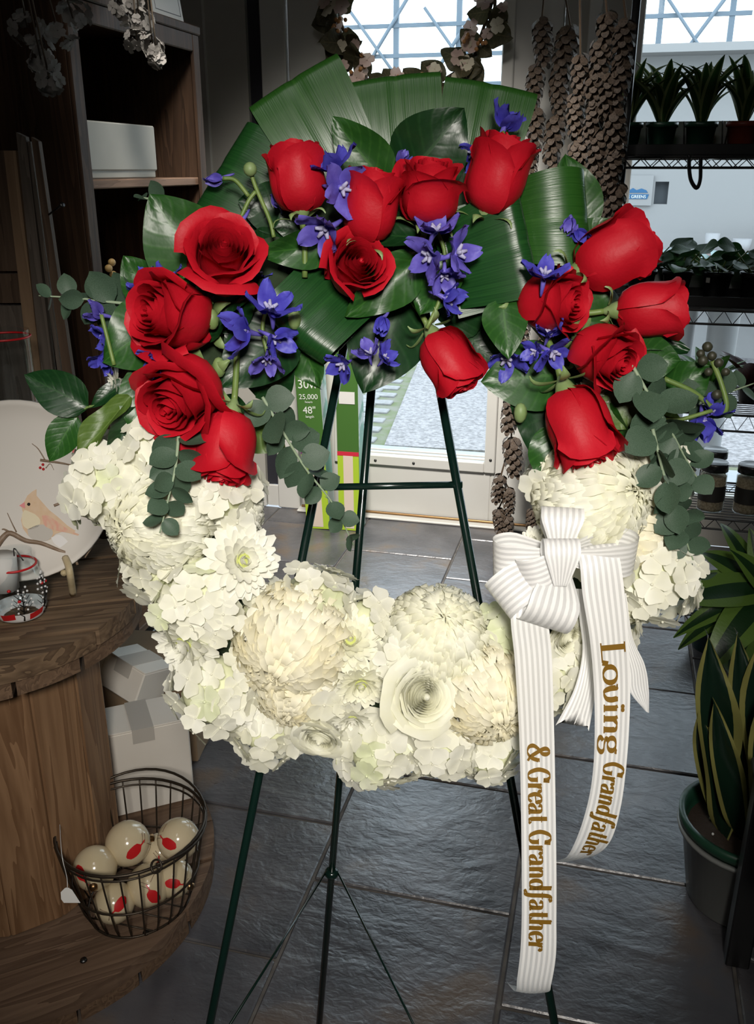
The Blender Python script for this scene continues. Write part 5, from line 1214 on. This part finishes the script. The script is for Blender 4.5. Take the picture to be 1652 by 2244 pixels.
MB().tube(cat([pY(x, y, RY0-.010) for x, y in ((1510, 340), (1510, 368), (1514, 395), (1526, 412), (1534, 395), (1535, 365), (1535, 345))], 6), .0052, 8).obj('hook_bar', 'black_metal', hk)

leafmat('spider_leaf', (.020, .060, .012), (.16, .20, .08), 'edge:.30', .55, .2, .15, .2); leafmat('round_leaf', (.020, .075, .020), (.040, .12, .030), 'vein', .5, .2, .10, .15); leafmat('bright_leaf', (.07, .22, .02), (.12, .32, .05), 'vein', .4, .4, .2, .2)
leafmat('snake_leaf', (.006, .022, .012), (.26, .25, .075), 'edge:.36', .38, .5, .03, .1); leafmat('dracaena_leaf', (.012, .040, .012), (.11, .20, .035), 'edge:.20', .35, .5, .08, .25); leafmat('red_leaf', (.05, .006, .008), (.10, .015, .012), 'vein', .4, .4, .1, .2); leafmat('hosta_leaf', (.12, .22, .22), (.30, .42, .44), 'lines', .5, .4, .15, .3)
PL = {'spider': [leaf_mesh('leaf', 'spider_leaf', .085, .7, c, .35) for c in (1.4, 2.0, .9)], 'round': [leaf_mesh('leaf', 'round_leaf', .40, .95, c, .12, .3) for c in (.5, -.3)], 'bright': [leaf_mesh('leaf', 'bright_leaf', .16, .8, c, .3) for c in (.6, 1.0)],
      'red': [leaf_mesh('leaf', 'red_leaf', .16, .8, .7, .3)], 'hosta': [leaf_mesh('leaf', 'hosta_leaf', .22, .8, c, .3) for c in (1.2, .7)], 'drac': [leaf_mesh('leaf', 'dracaena_leaf', .075, .75, c, .25, 0, 0, 7, 18) for c in (1.3, .7, .2)], 'snake': [leaf_mesh('leaf', 'snake_leaf', .07, .9, .1, .5, .6, s, 7, 18, .2) for s in (0, .03)]}
def pot(t, loc, r, h, m):
    mm = Matrix.Translation(loc)
    MB().lathe([(0, 0), (r*.72, 0), (r*.74, .004), (r*.96, h*.84), (r*1.06, h*.85), (r*1.06, h), (r*.98, h), (r*.92, h*.86), (0, h*.86)], 24, mm).obj('pot', m, t)
    MB().lathe([(0, h*.90), (r*.94, h*.885)], 20, mm).obj('soil', 'soil', t)
def potted(label, loc, r, h, pm_, kind, n, L, seed, spread=1.0, cat_='plant', name='potted_plant', upz=1.0):
    rs = random.Random(seed); t = thing(name, label, cat_, loc); pot(t, loc, r, h, pm_); c = Vector(loc)+Vector((0, 0, h*.9)); st = MB()
    for i in range(n):
        a = i*2.39996+rs.uniform(-.3, .3); el = rs.uniform(.25, 1.0)
        d = Vector((math.cos(a)*spread, math.sin(a)*spread, upz*(.35+el))).normalized(); b = c+Vector((math.cos(a), math.sin(a), 0))*r*.3
        l = L*rs.uniform(.75, 1.15)
        if kind in ('round',):
            b2 = b+d*l*rs.uniform(.5, 1.6); st.tube([b, b2], .0022, 5); nr = (Vector((0, -.7, .8))+Vector((rs.uniform(-.5, .5), rs.uniform(-.3, .3), 0))); ob('leaf', PL[kind][i % 2], t, frame(b2, Vector((math.cos(a), math.sin(a)*.6-.2, rs.uniform(-.2, .4))), nr, l, l, l))
        else: ob('leaf', PL[kind][i % len(PL[kind])], t, frame(b, d, Vector((-math.cos(a)*.6, -math.sin(a)*.6, .8)), l*1.0, l, l))
    if st.v: st.obj('stalks', 'stem_green', t)
    return t
zs1 = SH[0][1]+.008; zs2 = SH[1][1]+.008
for i, (x, lb_, m_) in enumerate(((1370, 'variegated spider plant in a green pot half behind the pine cones', 'pot_green'), (1446, 'variegated spider plant in a green pot, second on the upper shelf', 'pot_green'), (1532, 'variegated plant in a green pot, third on the upper shelf', 'pot_green'), (1622, 'leafy plant in a brick red pot on the upper shelf', 'pot_red'))):
    p = pY(x, 318, 2.90); p.z = zs1; potted(lb_, p, .042, .085, m_, 'spider', 22, .20, 20+i, .8)
    q = Vector((p.x, p.y, p.z)); rs = random.Random(i)
for i, (x, lb_) in enumerate(((1400, 'round leaved plant in a black pot half behind the roses'), (1478, 'round leaved plant in a black pot left of the tagged pot'), (1565, 'round leaved plant in a black pot with a white tag'), (1648, 'round leaved plant in a black pot at the picture edge'))):
    p = pY(x, 660, 2.90); p.z = zs2; t = potted(lb_, p, .042, .085, 'pot_black', 'round', 16, .068, 40+i, 1.2)
    if i == 2: MB().box(-.006, .006, -.0008, .0008, 0, .014).obj('tag', 'paper', t, Matrix.Translation((p.x-.028, p.y-.034, p.z+.055)) @ Matrix.Rotation(R(-40), 4, 'Z'), smooth=False)
for i, (x, y, k, lb_) in enumerate(((1545, 880, 'bright', 'bright green lance leaved plant on the third rack shelf'), (1640, 880, 'red', 'dark red leaved plant on the third rack shelf'))):
    p = pY(x, y, 2.92); p.z = SH[2][1]+.002; potted(lb_, p, .040, .05, 'pot_black', k, 10, .15, 60+i, 1.2)
# jars on the low shelf
mat('jar_mix', (.20, .15, .09), .9, col2=(.36, .30, .20), nscale=160, bump=.5, bscale=200); mat('lid_black', (.012, .012, .013), .3, coat=.3); mat('jar_label', (.020, .018, .016), .5)
for i, (x, dy, lb_) in enumerate(((1552, 0, 'black lidded jar of dried mix nearest the wreath on the low shelf'), (1632, 0, 'black lidded jar of dried mix at the picture edge'), (1548, .14, 'black lidded jar behind the first one on the low shelf'))):
    p = pY(x, 1130, RY0+.08+dy); p.z = SH[3][1]+.003; j = thing('storage_jar', lb_, 'jar', p, 'black lidded jars on the low shelf'); mm = Matrix.Translation(p); r = .040
    MB().lathe([(0, 0), (r*.95, 0), (r, .006), (r, .115), (r*.85, .128), (r*.85, .135)], 26, mm).obj('glass_body', 'jar_glass', j); MB().lathe([(0, .004), (r*.93, .004), (r*.95, .012), (r*.95, .112), (0, .114)], 22, mm).obj('dried_mix', 'jar_mix', j)
    MB().lathe([(r*.9, .128), (r*1.0, .128), (r*1.0, .150), (r*.95, .154), (r*.86, .151), (0, .151)], 26, mm).obj('lid', 'lid_black', j); P = [[p+Vector((r*1.012*math.cos(a), r*1.012*math.sin(a), z)) for z in (.035, .085)] for a in np.linspace(-PI*.95, -PI*.05, 15)]; MB().grid(P).obj('label', 'jar_label', j)
# pots on the floor under the rack
for i, (x, y) in enumerate(((1530, 1255), (1625, 1260))):
    p = pZ(x, y, 0); p = Vector((p.x, 2.80, .001)); potted(('dark teal pot of leaves on the floor under the rack, nearer the wreath', 'dark teal pot of leaves on the floor under the rack, farther right')[i], p, .085, .15, 'pot_teal', 'bright', 7, .14, 80+i, 1.0)

# ------------------------------------------------------------------ plants in front at the right
sn = Vector((.365, 1.67, .001)); t = thing('snake_plant', 'snake plant with yellow edged leaves in a green pot on the floor', 'plant', sn); mm = Matrix.Translation(sn)
MB().lathe([(0, 0), (.098, 0), (.102, .005), (.128, .165), (.138, .170), (.140, .178), (.130, .178), (.122, .165), (.098, .012), (0, .012)], 40, mm).obj('outer_pot', 'pot_frost', t)
MB().lathe([(.110, .10), (.126, .182), (.137, .186), (.139, .206), (.128, .206), (.120, .186), (.118, .165), (0, .165)], 40, mm).obj('inner_pot', 'pot_green', t)
MB().lathe([(0, .172), (.118, .168)], 30, mm).obj('soil', 'soil', t)
for k in range(14): a, r = random.uniform(0, 6.3), random.uniform(.02, .1); MB().sphere(sn+Vector((r*math.cos(a), r*math.sin(a), .173)), .003, 6, 4).obj('perlite_bit', 'perlite', t)
for i, (bx, by, tx, ty, ty_, wpx) in enumerate(((-.05, -.02, 1548, 1385, 1.66, 62), (-.035, .02, 1512, 1560, 1.64, 46), (.02, .0, 1612, 1380, 1.72, 56), (.05, .02, 1632, 1405, 1.70, 74), (-.015, -.03, 1562, 1535, 1.62, 44), (.035, -.04, 1662, 1500, 1.60, 60), (.07, .0, 1700, 1450, 1.66, 60), (.0, .05, 1585, 1480, 1.76, 50))):
    b = sn+Vector((bx, by, .165)); e = pY(tx, ty, ty_); d = e-b; L = d.length; W_ = wpx*2.7/F
    ob('leaf', PL['snake'][i % 2], t, frame(b, d, Vector((random.uniform(-.5, .3), -1, .1)), W_/.14, L, W_/.14))
dr = Vector((.60, 2.08, .001)); t = thing('dracaena', 'striped dracaena arching its leaves over the snake plant', 'plant', dr); pot(t, dr, .13, .22, 'pot_teal')
hd = pY(1690, 1285, 2.05); MB().tube([dr+Vector((0, 0, .19)), dr.lerp(hd, .5)+Vector((.01, 0, 0)), hd], [.016, .014, .012], 9).obj('trunk', 'twig', t)
for i, (tx, ty, Y_, wpx, k, nz) in enumerate(((1466, 1318, 1.90, 62, 2, .9), (1468, 1402, 2.0, 36, 0, .7), (1482, 1425, 2.06, 34, 0, .7), (1478, 1268, 2.1, 44, 1, .8), (1530, 1200, 2.15, 44, 0, .8), (1535, 1480, 1.88, 64, 0, .6), (1600, 1188, 2.0, 40, 1, .8), (1645, 1140, 2.1, 40, 1, .8), (1720, 1120, 2.0, 46, 0, .8), (1800, 1250, 1.95, 50, 0, .8), (1760, 1420, 1.9, 50, 0, .7), (1610, 1455, 2.2, 50, 0, .6), (1580, 1115, 2.25, 30, 0, .7))):
    e = pY(tx, ty, Y_); d = e-hd; L = d.length; W_ = wpx*3.0/F
    ob('leaf', PL['drac'][k], t, frame(hd+Vector((0, 0, -.01*i*.3)), d, Vector((-.2, -.75, nz)), W_/.15, L*1.03, L))
# low black stand at the edge
st = thing('plant_stand', 'low black metal stand leg at the picture edge', 'stand', pZ(1612, 2100, 0)); sp_ = pZ(1612, 2105, 0)
MB().box(sp_.x-.022, sp_.x+.022, sp_.y-.02, sp_.y+.02, .0, .44, c=.003).obj('post', 'black_metal', st, smooth=False); MB().box(sp_.x-.03, sp_.x+.55, sp_.y-.32, sp_.y+.022, .44, .455, c=.003).obj('top', 'black_metal', st, smooth=False)
MB().box(sp_.x+.45, sp_.x+.494, sp_.y-.02, sp_.y+.02, .0, .44, c=.003).obj('post', 'black_metal', st, smooth=False); MB().box(sp_.x, sp_.x+.46, sp_.y-.012, sp_.y+.012, .05, .075, c=.002).obj('stretcher', 'black_metal', st, smooth=False)

# ------------------------------------------------------------------ outside
mat('concrete', (.15, .145, .15), .85, col2=(.30, .29, .30), nscale=45, bump=.5, bscale=120); mat('step_white', (.30, .31, .33), .7, col2=(.27, .29, .31), nscale=8); mat('brick_grey', (.20, .20, .205), .85, col2=(.28, .28, .28), nscale=12); mat('moss', (.10, .13, .05), .9, col2=(.16, .16, .13), nscale=9); mat('beam_white', (.12, .16, .20), .6); mat('booth_white', (.26, .26, .26), .7); mat('sign_blue', (.02, .10, .22), .5); mat('booth_dark', (.07, .08, .09), .7); mat('fabric_pink', (.22, .15, .14), .8, col2=(.26, .23, .21), nscale=6)
GZ = -.10
gr = struct(MB().box(-9, 9, WY+.12, 20, GZ-.1, GZ-.012).obj('pavement', 'moss', smooth=False))
struct(MB().box(-2.6, 1.9, WY+.1, 5.02, GZ-.05, GZ+.03, c=.01).obj('door_step', 'step_white', smooth=False))
MB().prism([(-1.25, 5.12, GZ), (2.6, 5.3, GZ), (2.6, 11.5, GZ), (-2.05, 11.5, GZ)], (0, 0, -.08)).obj('paving_slab', 'concrete', gr, smooth=False)
bk = [MB().box(.006, .204+.03*i, .005, .112, -.05, 0, c=.005).build('brick', 'brick_grey', False) for i in range(2)]
for j in range(42):
    y = 5.05+j*.118; xe = -1.27-.125*(y-5.12) - .07; x = xe-.22
    for k in range(6 if j < 30 else 4): ob('brick', bk[(j+k) % 2], gr, Matrix.Translation((x-.235*k-(.0 if j % 2 else .09), y, GZ+rng.uniform(-.006, .004))))
gh = thing('greenhouse_frame', 'pale greenhouse frame of thin bars seen through the door pane', 'greenhouse', (-2.5, 11.8, GZ))
for i in range(9): x = -5+i*.75; MB().box(x-.03, x+.03, 11.77, 11.83, GZ, 4.2).obj('upright', 'beam_white', gh, smooth=False)
for i in range(9): z = 1.75+i*.32; MB().box(-5.1, 1.2, 11.76, 11.80, z-.022, z+.022).obj('cross_bar', 'beam_white', gh, smooth=False)
for i in range(7): x = -4.7+i*.9; MB().tube([(x, 11.74, 1.6), (x+1.4, 11.74, 3.6)], .022, 6).obj('brace', 'beam_white', gh); MB().tube([(x+.5, 11.72, 3.2), (x+1.3, 11.72, 2.2)], .018, 6).obj('brace', 'beam_white', gh)
bo = thing('market_booth', 'white market booth across the path seen through the window', 'booth', (.3, 8.6, GZ))
for n_, a, m_ in (('wall', (-.35, .27, 8.5, 8.6, GZ, 2.3), 'booth_white'), ('wall', (.38, 2.4, 8.5, 8.6, GZ, 2.3), 'booth_white'), ('lintel', (.27, .38, 8.5, 8.6, 1.35, 2.3), 'booth_white'), ('ledge', (.27, .38, 8.5, 8.6, GZ, 1.17), 'booth_white'), ('opening', (.27, .38, 8.58, 8.62, 1.17, 1.35), 'booth_dark'), ('counter', (.62, 2.4, 8.0, 8.45, .55, .80), 'fabric_pink'), ('roof', (-.5, 2.6, 8.2, 9.2, 2.3, 2.36), 'booth_white'), ('sign_panel', (-.03, .25, 8.47, 8.499, 1.16, 1.40), 'booth_white')): MB().box(*a).obj(n_, m_, bo, smooth=False)
MB().prism([(-.005, 8.465, 1.250), (.225, 8.465, 1.250), (.212, 8.465, 1.212), (.0, 8.465, 1.212)], (0, .004, 0)).obj('sign_banner', 'sign_blue', bo, smooth=False)
MB().prism([(.01, 8.465, 1.260), (.03, 8.465, 1.295), (.06, 8.465, 1.28), (.09, 8.465, 1.30), (.12, 8.465, 1.282), (.16, 8.465, 1.296), (.20, 8.465, 1.282), (.215, 8.465, 1.262)], (0, .004, 0)).obj('sign_emblem', 'sign_blue', bo, smooth=False)
text(bo, 'IVE GREENS', .034, Matrix.Translation((.113, 8.461, 1.219)) @ Matrix.Rotation(PI/2, 4, 'X'), 'print_white')
for i, (x, z0, w_, h_) in enumerate(((.75, .80, .12, .16), (.98, .80, .16, .12), (1.2, .80, .12, .2), (1.45, .80, .15, .15))): 
    o = MB().lathe([(0, 0), (w_*.38, 0), (w_*.5, h_), (w_*.42, h_), (0, h_*.9)], 14, Matrix.Translation((x, 8.2, z0))).obj('planter', 'tray_grey'); tag(o, ('narrow pale planter at the counter end, by the booth doorway', 'wide low pale planter on the booth counter', 'tallest pale planter on the booth counter', 'pale planter farthest along the booth counter')[i], 'planter', 'planters on the booth counter')
for i, (x, y, Y_) in enumerate(((1405, 560, 4.25), (1500, 620, 4.35), (1600, 600, 4.3))):
    p = pY(x, y, Y_); base = Vector((p.x, p.y, GZ)); potted(('blue grey hosta in a tall pot outside the window, beside the cones', 'blue grey hosta in a tall pot outside, behind the round leaved plants', 'blue grey hosta in a tall pot outside at the far right')[i], base, .07, p.z-GZ, 'tray_grey', 'hosta', 16, .24, 90+i, 1.1)
